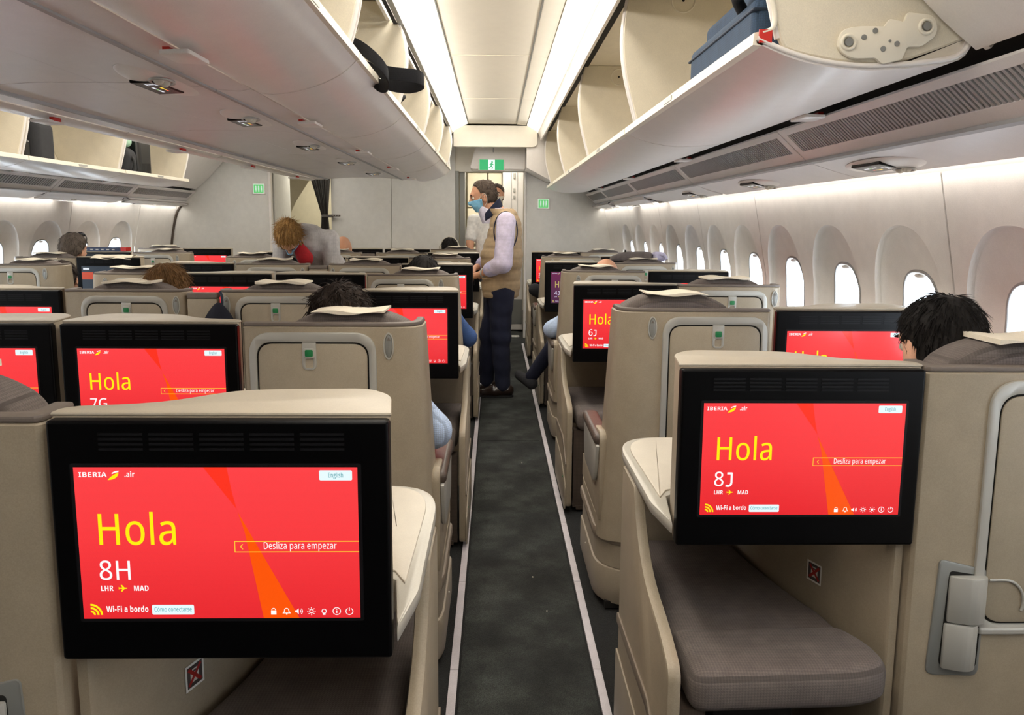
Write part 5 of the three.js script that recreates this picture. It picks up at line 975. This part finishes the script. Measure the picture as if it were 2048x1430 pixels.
// five fingers on a palm: wrist at the origin, fingers along +x, thumb side +z
function handFn(curl) {
  const f = [cap([.0, 0, 0], [.075, -.006, 0], .022, .026, 1.5), cap([-.05, .004, 0], [.01, 0, 0], .024, .024)];
  [[-.030, .060, .0075], [-.010, .072, .0085], [.012, .076, .0088], [.032, .068, .0085]].forEach(([z, l, r]) => { let p = [.085, -.006, z], a = -curl * .4; for (let k = 0; k < 3; k++) { const s = l * [.45, .32, .25][k], n = [p[0] + s * Math.cos(a), p[1] + s * Math.sin(a), z]; f.push(cap(p, n, r, r * .93)); p = n; a -= curl; } });
  f.push(cap([.02, -.006, .03], [.055, -.014, .058], .011, .0105), cap([.055, -.014, .058], [.085, -.024, .062], .0105, .0095));
  return uni(f, .008);
}
{ // ---- standing man, turned to the left, looking down
  const ox = .0, oz = -6.42, t = thing('person', 'standing man in beige quilted vest, lilac shirt, navy trousers and blue face mask', 'person', [ox, 0, oz]);
  const hm = M4(-.10, 1.592, 0, -Math.PI / 2 + .12, .24, 0, 1.0);
  const sh = [[.085, 1.395, .185], [.085, 1.395, -.185]], el = [[.06, 1.08, .265], [.0, 1.11, -.25]], wr = [[-.105, .995, .13], [-.17, 1.02, -.10]];
  const hip = [[.05, .88, .095], [.05, .88, -.095]], kn = [[.045, .49, .10], [-.045, .49, -.09]], an = [[.065, .09, .10], [-.07, .09, -.10]];
  const legs = (k) => [0, 1].flatMap((i) => [cap(hip[i], kn[i], .092 + k, .066 + k), cap(kn[i], an[i], .064 + k, .05 + k)]);
  const torso = (k) => [cap([.04, .92, 0], [.045, 1.12, 0], .142 + k, .15 + k, 1.18), cap([.045, 1.12, 0], [.075, 1.34, 0], .15 + k, .118 + k, 1.38), cap([.075, 1.40, 0], [.01, 1.50, 0], .09 + k, .062 + k, 1.35)];
  const arm = (k) => [0, 1].flatMap((i) => [cap(sh[i], el[i], .056 + k, .047 + k), cap(el[i], wr[i], .045 + k, .031 + k)]);
  const neck = cap([-.015, 1.44, 0], [-.075, 1.56, 0], .058, .054);
  const body = uni([...torso(-.012), ...legs(-.012), ...arm(-.006), cap([.08, 1.395, -.15], [.08, 1.395, .15], .05, .05), neck, ...an.map((a) => cap([a[0] + .02, .05, a[2]], [a[0] - .13, .035, a[2]], .035, .028))], .035);
  const hands = [0, 1].map((i) => { const g = sdfGeo(handFn(.5), [-.09, -.11, -.06], [.19, .04, .085], .0042); if (i) g.scale(1, 1, -1), g.index.array.reverse(); const d = V(wr[i][0] - el[i][0], wr[i][1] - el[i][1], wr[i][2] - el[i][2]).normalize(), a = Math.atan2(-d.z, d.x); g.applyMatrix4(new THREE.Matrix4().makeRotationFromEuler(new THREE.Euler(0, a, Math.asin(d.y) * .6, 'YXZ'))); g.translate(...wr[i]); g.computeVertexNormals(); return g; });
  const manHead = headMesh(hm, .005);
  part('body', mergeGeometries([sdfGeo(body, [-.32, .004, -.36], [.28, 1.56, .36], .014), manHead, ...hands].map((g) => clean(g))), SK.tan, t);
  hairPart(t, hm, .005, { t: .005, amp: .004, f: 62, receding: true, strand: .001, nape: .078, flat: true, lock: { n: 900, len: .02, w: .0024, mess: .5, curl: .8, lift: .08 } }, HM.greyDark);
  faceParts(t, hm);
  // mask with its ear loops
  const maskF = (x, y, z) => Math.max(headFn(x, y, z) - .007, -(headFn(x, y, z) - .0015), y + .012, -(y + .11), .02 - z);
  const mk = part('face_mask', [sdfGeo(maskF, [-.1, -.13, .0], [.1, .01, .15], .004).applyMatrix4(hm)], S({ map: fabricMap([132, 190, 218], .06), roughness: .9 }), t);
  for (const s of [-1, 1]) part('ear_loop', [tube([[s * .062, -.02, .05], [s * .08, .012, .012], [s * .088, .02, -.012], [s * .082, -.04, -.018], [s * .055, -.095, .035]], .002, 24, 5).applyMatrix4(hm)], M.tableTop, mk);
  // shirt with rolled cuffs
  const shirtF = uni([...torso(.004), ...[0, 1].flatMap((i) => [cap(sh[i], el[i], .076, .07), cap(el[i], lerp3(el[i], wr[i], .55), .066, .058)]), cap([.08, 1.395, -.16], [.08, 1.395, .16], .06, .06)], .03);
  const fold = (f, a, w) => (x, y, z) => f(x, y, z) - a * Math.sin(y * w + 8 * x + 5 * z) * Math.sin(y * w * .37 + 13 * z);
  part('shirt', [sdfGeo(fold(shirtF, .0025, 62), [-.3, .86, -.4], [.28, 1.5, .4], .011)], clothMat([206, 196, 216], .1), t);
  for (const i of [0, 1]) { const a = lerp3(el[i], wr[i], .42), b = lerp3(el[i], wr[i], .6); part('rolled_cuff', [sdfGeo(cap(a, b, .062, .058), a.map((v, j) => Math.min(v, b[j]) - .08), a.map((v, j) => Math.max(v, b[j]) + .08), .009)], clothMat([190, 184, 214], .1), t); }
  part('shirt_collar', [sdfGeo((x, y, z) => Math.max(cap([-.03, 1.41, 0], [-.07, 1.50, 0], .078, .072)(x, y, z), -cap([-.03, 1.41, 0], [-.07, 1.56, 0], .066, .06)(x, y, z), y - 1.497 + (x + .05) * .4), [-.2, 1.38, -.12], [.1, 1.56, .12], .006)], clothMat([214, 208, 222], .08), t);
  // quilted sleeveless vest, open in front
  const vestBase = uni([...torso(.022), cap([.085, 1.40, -.125], [.085, 1.40, .125], .08, .08), cap([.085, 1.43, 0], [.015, 1.515, 0], .088, .066, 1.2), cap([.035, .90, 0], [.035, .86, 0], .158, .16, 1.2)], .03);
  const armHole = (x, y, z) => Math.min(cap([.085, 1.375, .285], [.075, 1.20, .30], .10, .085)(x, y, z), cap([.085, 1.375, -.285], [.075, 1.20, -.30], .10, .085)(x, y, z));
  const vestF = (x, y, z) => { let v = vestBase(x, y, z); v += .006 * Math.pow(Math.abs(Math.cos(y * Math.PI / .085)), 8); v = Math.max(v, -armHole(x, y, z)); v = Math.max(v, -Math.max(Math.abs(z - .005) - .085, x + .045)); v = Math.max(v, .80 - y, -(vestBase(x, y, z) + .034)); return Math.max(v, y - 1.555 - x * .2); };
  const vest = part('vest', [sdfGeo(vestF, [-.24, .78, -.34], [.3, 1.5, .34], .0085)], S({ map: fabricMap([168, 144, 112], .1), roughness: .85, bumpMap: grainBump, bumpScale: .001, sheen: .2 }), t);
  part('vest_collar', [sdfGeo((x, y, z) => Math.max(cap([.0, 1.40, 0], [-.05, 1.57, 0], .099, .085)(x, y, z), -cap([.0, 1.38, 0], [-.055, 1.62, 0], .084, .07)(x, y, z), y - 1.575 - (x - .02) * 1.1, 1.435 + (x + .03) * .75 - y, -.10 - x, Math.abs(z) < .05 && x < -.05 ? .01 : -1), [-.18, 1.34, -.14], [.16, 1.64, .14], .006)], CL.navy, vest);
  part('armhole_piping', [tube([...Array(20)].map((_, i) => { const a = i / 20 * 6.2832; return [.08 + .09 * Math.cos(a), 1.325 + .15 * Math.sin(a), .202 - .03 * Math.sin(a)]; }), .005, 50, 6, true)], CL.navy, vest);
  part('vest_pocket', [rbox(.11, .012, .01, .004, -.05, .96, .185)], S({ map: fabricMap([150, 122, 88], .1), roughness: .85 }), vest);
  part('trousers', [sdfGeo(fold(uni([...legs(.012), cap([.045, .86, -.06], [.045, .86, .06], .118, .118), cap([.04, .93, -.04], [.04, .93, .04], .118, .118)], .03), .004, 38), [-.26, .03, -.3], [.26, 1.02, .3], .012)], CL.navy, t);
  for (const i of [0, 1]) { const a = an[i]; const s = part('shoe', [sdfGeo((x, y, z) => Math.max(uni([cap([a[0] + .04, .055, a[2]], [a[0] - .07, .05, a[2]], .05, .05), cap([a[0] - .07, .045, a[2]], [a[0] - .165, .036, a[2] + .01], .046, .034)], .03)(x, y, z), .006 - y), [a[0] - .26, 0, a[2] - .1], [a[0] + .14, .13, a[2] + .1], .007)], S({ color: '#2a1d18', roughness: .28, clearcoat: .4 }), t); part('sole', [extY(rrect(a[0] - .19, a[0] + .085, a[2] - .042, a[2] + .045, .04), .0045, .018, .003)], M.rubber, s); }
  part('wristwatch', [mv(new THREE.TorusGeometry(.033, .006, 8, 24).rotateY(Math.atan2(-(wr[0][2] - el[0][2]), wr[0][0] - el[0][0]) + Math.PI / 2), wr[0][0] + .012, wr[0][1] + .006, wr[0][2] + .01)], M.silver, t);
}
{ // ---- woman bending forward over a seat, head down towards the viewer
  const t = thing('person', 'blonde woman in grey T-shirt bending forward over the seats', 'person', [-1.36, 0, -6.42]);
  const q = [1.36, 0, 6.42], hm = M4(-1.512, 1.272, -5.95, .12, 1.38, .06), P = (x, y, d) => [x, y, -d];
  const shR = P(-1.255, 1.255, 6.14), shL = P(-1.60, 1.24, 6.12), hc = P(-1.33, .98, 6.50);
  const torso = (k) => [cap(P(-1.43, 1.245, 6.14), hc, .125 + k, .13 + k, 1, 1.15), cap(shR, shL, .062 + k, .062 + k)];
  const elR = P(-1.22, .98, 6.1), elL = P(-1.64, .96, 6.08), wr = [P(-1.34, .80, 5.98), P(-1.52, .80, 5.97)];
  const up = (k) => [cap(shR, elR, .054 + k, .046 + k), cap(shL, elL, .054 + k, .046 + k)], fo = (k) => [cap(elR, wr[0], .042 + k, .03 + k), cap(elL, wr[1], .042 + k, .03 + k)];
  const legs = (k) => [-.09, .09].flatMap((d) => [cap(P(-1.33 + d, .93, 6.5), P(-1.33 + d, .5, 6.48), .09 + k, .062 + k), cap(P(-1.33 + d, .5, 6.48), P(-1.33 + d, .06, 6.5), .06 + k, .045 + k), cap(P(-1.33 + d, .04, 6.5), P(-1.33 + d, .035, 6.38), .036 + k, .03 + k)]);
  const hands = wr.map((w) => { const g = sdfGeo(handFn(.5), [-.09, -.11, -.06], [.19, .04, .085], .005); g.rotateZ(-1.1); g.rotateY(1.4); g.translate(...w); return g; });
  part('body', mergeGeometries([sdfGeo(uni([...torso(-.012), ...up(-.01), ...fo(0), ...legs(-.012), cap(P(-1.485, 1.24, 6.02), P(-1.44, 1.25, 6.12), .055, .06)], .04), [-1.78, .003, -6.7], [-1.05, 1.42, -5.85], .015), headMesh(hm, .0055), ...hands].map((g) => clean(g))).translate(...q), SK.light, t);
  hairPart(t, hm, .0055, { t: .012, amp: .003, f: 40, line: .055, nape: .11, strand: .003, lock: { n: 1200, len: .05, w: .0028, mess: .06, curl: .2, lift: .015 } }, HM.blonde, q);
  part('hair_bun', [mv(new THREE.SphereGeometry(.026, 14, 10).scale(1.3, .7, 1), 0, 0, 0).applyMatrix4(hm.clone().multiply(M4(0, .06, -.11, 0))).translate(...q)], HM.blonde, t);
  for (const p of [[[.07, .0, .03], [.08, -.05, .05], [.07, -.1, .07]], [[-.07, .0, .03], [-.078, -.06, .05], [-.066, -.11, .06]], [[.075, .0, .01], [.088, -.06, .03], [.085, -.11, .04]]]) part('loose_strand', [tube(p, .007, 14, 6).applyMatrix4(hm).translate(...q)], HM.blonde, t);
  faceParts(t, new THREE.Matrix4().makeTranslation(...q).multiply(hm));
  part('face_mask', [sdfGeo((x, y, z) => Math.max(headFn(x, y, z) - .007, -(headFn(x, y, z) - .0015), y + .012, -(y + .11), .02 - z), [-.1, -.13, 0], [.1, .01, .15], .0045).applyMatrix4(hm).translate(...q)], S({ map: fabricMap([150, 190, 222], .06), roughness: .9 }), t);
  const fd = (f) => (x, y, z) => f(x, y, z) - .004 * Math.sin(x * 55 + y * 30) * Math.sin(z * 40 + y * 22);
  part('t_shirt', [sdfGeo(fd(uni([...torso(.008), cap(shR, lerp3(shR, elR, .6), .068, .066), cap(shL, lerp3(shL, elL, .6), .068, .066)], .035)), [-1.78, .84, -6.72], [-1.05, 1.45, -5.95], .011).translate(...q)], CL.grey, t);
  part('red_scarf', [sdfGeo(uni([cap(P(-1.46, 1.20, 6.02), P(-1.41, 1.12, 6.0), .045, .06)], .02), [-1.6, 1.0, -6.12], [-1.3, 1.3, -5.9], .009).translate(...q)], CL.red, t);
  part('trousers', [sdfGeo(uni([...legs(.008).filter((_, i) => i % 3 < 2), cap(P(-1.40, .95, 6.5), P(-1.26, .95, 6.5), .115, .115)], .03), [-1.62, .05, -6.72], [-1.04, 1.1, -6.3], .014).translate(...q)], CL.navy, t);
  for (const d of [-.09, .09]) part('shoe', [rbox2(-.045, .045, .004, .08, -.10, .13, .035, 4).translate(-1.33 + d + q[0], 0, -6.45 + q[2])], CL.dark, t);
}
{ // ---- crew member in white shirt half hidden behind the standing man
  const x0 = -.075, z0 = -9.62, t = thing('person', 'crew member in white shirt half hidden behind the standing man', 'person', [x0, 0, z0]);
  const hm = M4(.092, 1.72, 0, -.15, .05), sh = [[.19, 1.42, 0], [-.185, 1.42, 0]], el = [[.25, 1.13, .02], [-.225, 1.15, .04]], wr = [[.16, .98, .18], [-.19, .95, .16]];
  const legs = (k) => [-.09, .09].flatMap((d) => [cap([d, .9, 0], [d * 1.05, .5, .01], .09 + k, .065 + k), cap([d * 1.05, .5, .01], [d * 1.05, .08, 0], .062 + k, .045 + k), cap([d * 1.05, .04, 0], [d * 1.05, .035, .14], .036 + k, .03 + k)]);
  const torso = (k) => [cap([0, .95, 0], [.02, 1.36, 0], .125 + k, .13 + k, .8, 1.25), cap(sh[0], sh[1], .06 + k, .06 + k)];
  const hands = wr.map((w) => { const g = sdfGeo(handFn(.5), [-.09, -.11, -.06], [.19, .04, .085], .0055); g.rotateY(-1.4); g.rotateX(.4); g.translate(...w); return g; });
  part('body', mergeGeometries([sdfGeo(uni([...torso(-.012), ...legs(-.012), cap([.06, 1.43, 0], [.085, 1.64, 0], .056, .052), ...[0, 1].flatMap((i) => [cap(sh[i], el[i], .05, .042), cap(el[i], wr[i], .042, .03)])], .035), [-.36, .004, -.25], [.36, 1.6, .3], .016), headMesh(hm, .006), ...hands].map((g) => clean(g))), SK.tan, t);
  part('hair', [hairMesh(hm, .006, { t: .008, amp: .004, f: 55, line: .06 })], HM.greyDark, t); faceParts(t, hm);
  part('face_mask', [sdfGeo((x, y, z) => Math.max(headFn(x, y, z) - .007, -(headFn(x, y, z) - .0015), y + .012, -(y + .11), .02 - z), [-.1, -.13, 0], [.1, .01, .15], .005).applyMatrix4(hm)], M.linen, t);
  part('shirt', [sdfGeo(uni([...torso(.006), ...[0, 1].map((i) => cap(sh[i], lerp3(sh[i], el[i], .7), .066, .07))], .03), [-.36, .86, -.25], [.36, 1.54, .25], .012)], CL.white, t);
  part('trousers', [sdfGeo(uni([...legs(.008).filter((_, i) => i % 3 < 2), cap([-.06, .92, 0], [.06, .92, 0], .115, .115)], .03), [-.3, .05, -.25], [.3, 1.06, .25], .015)], CL.dark, t);
  for (const d of [-.095, .095]) part('shoe', [rbox2(d - .045, d + .045, .004, .08, -.07, .17, .035, 4)], CL.dark, t);
}
renderer.render(scene, camera);
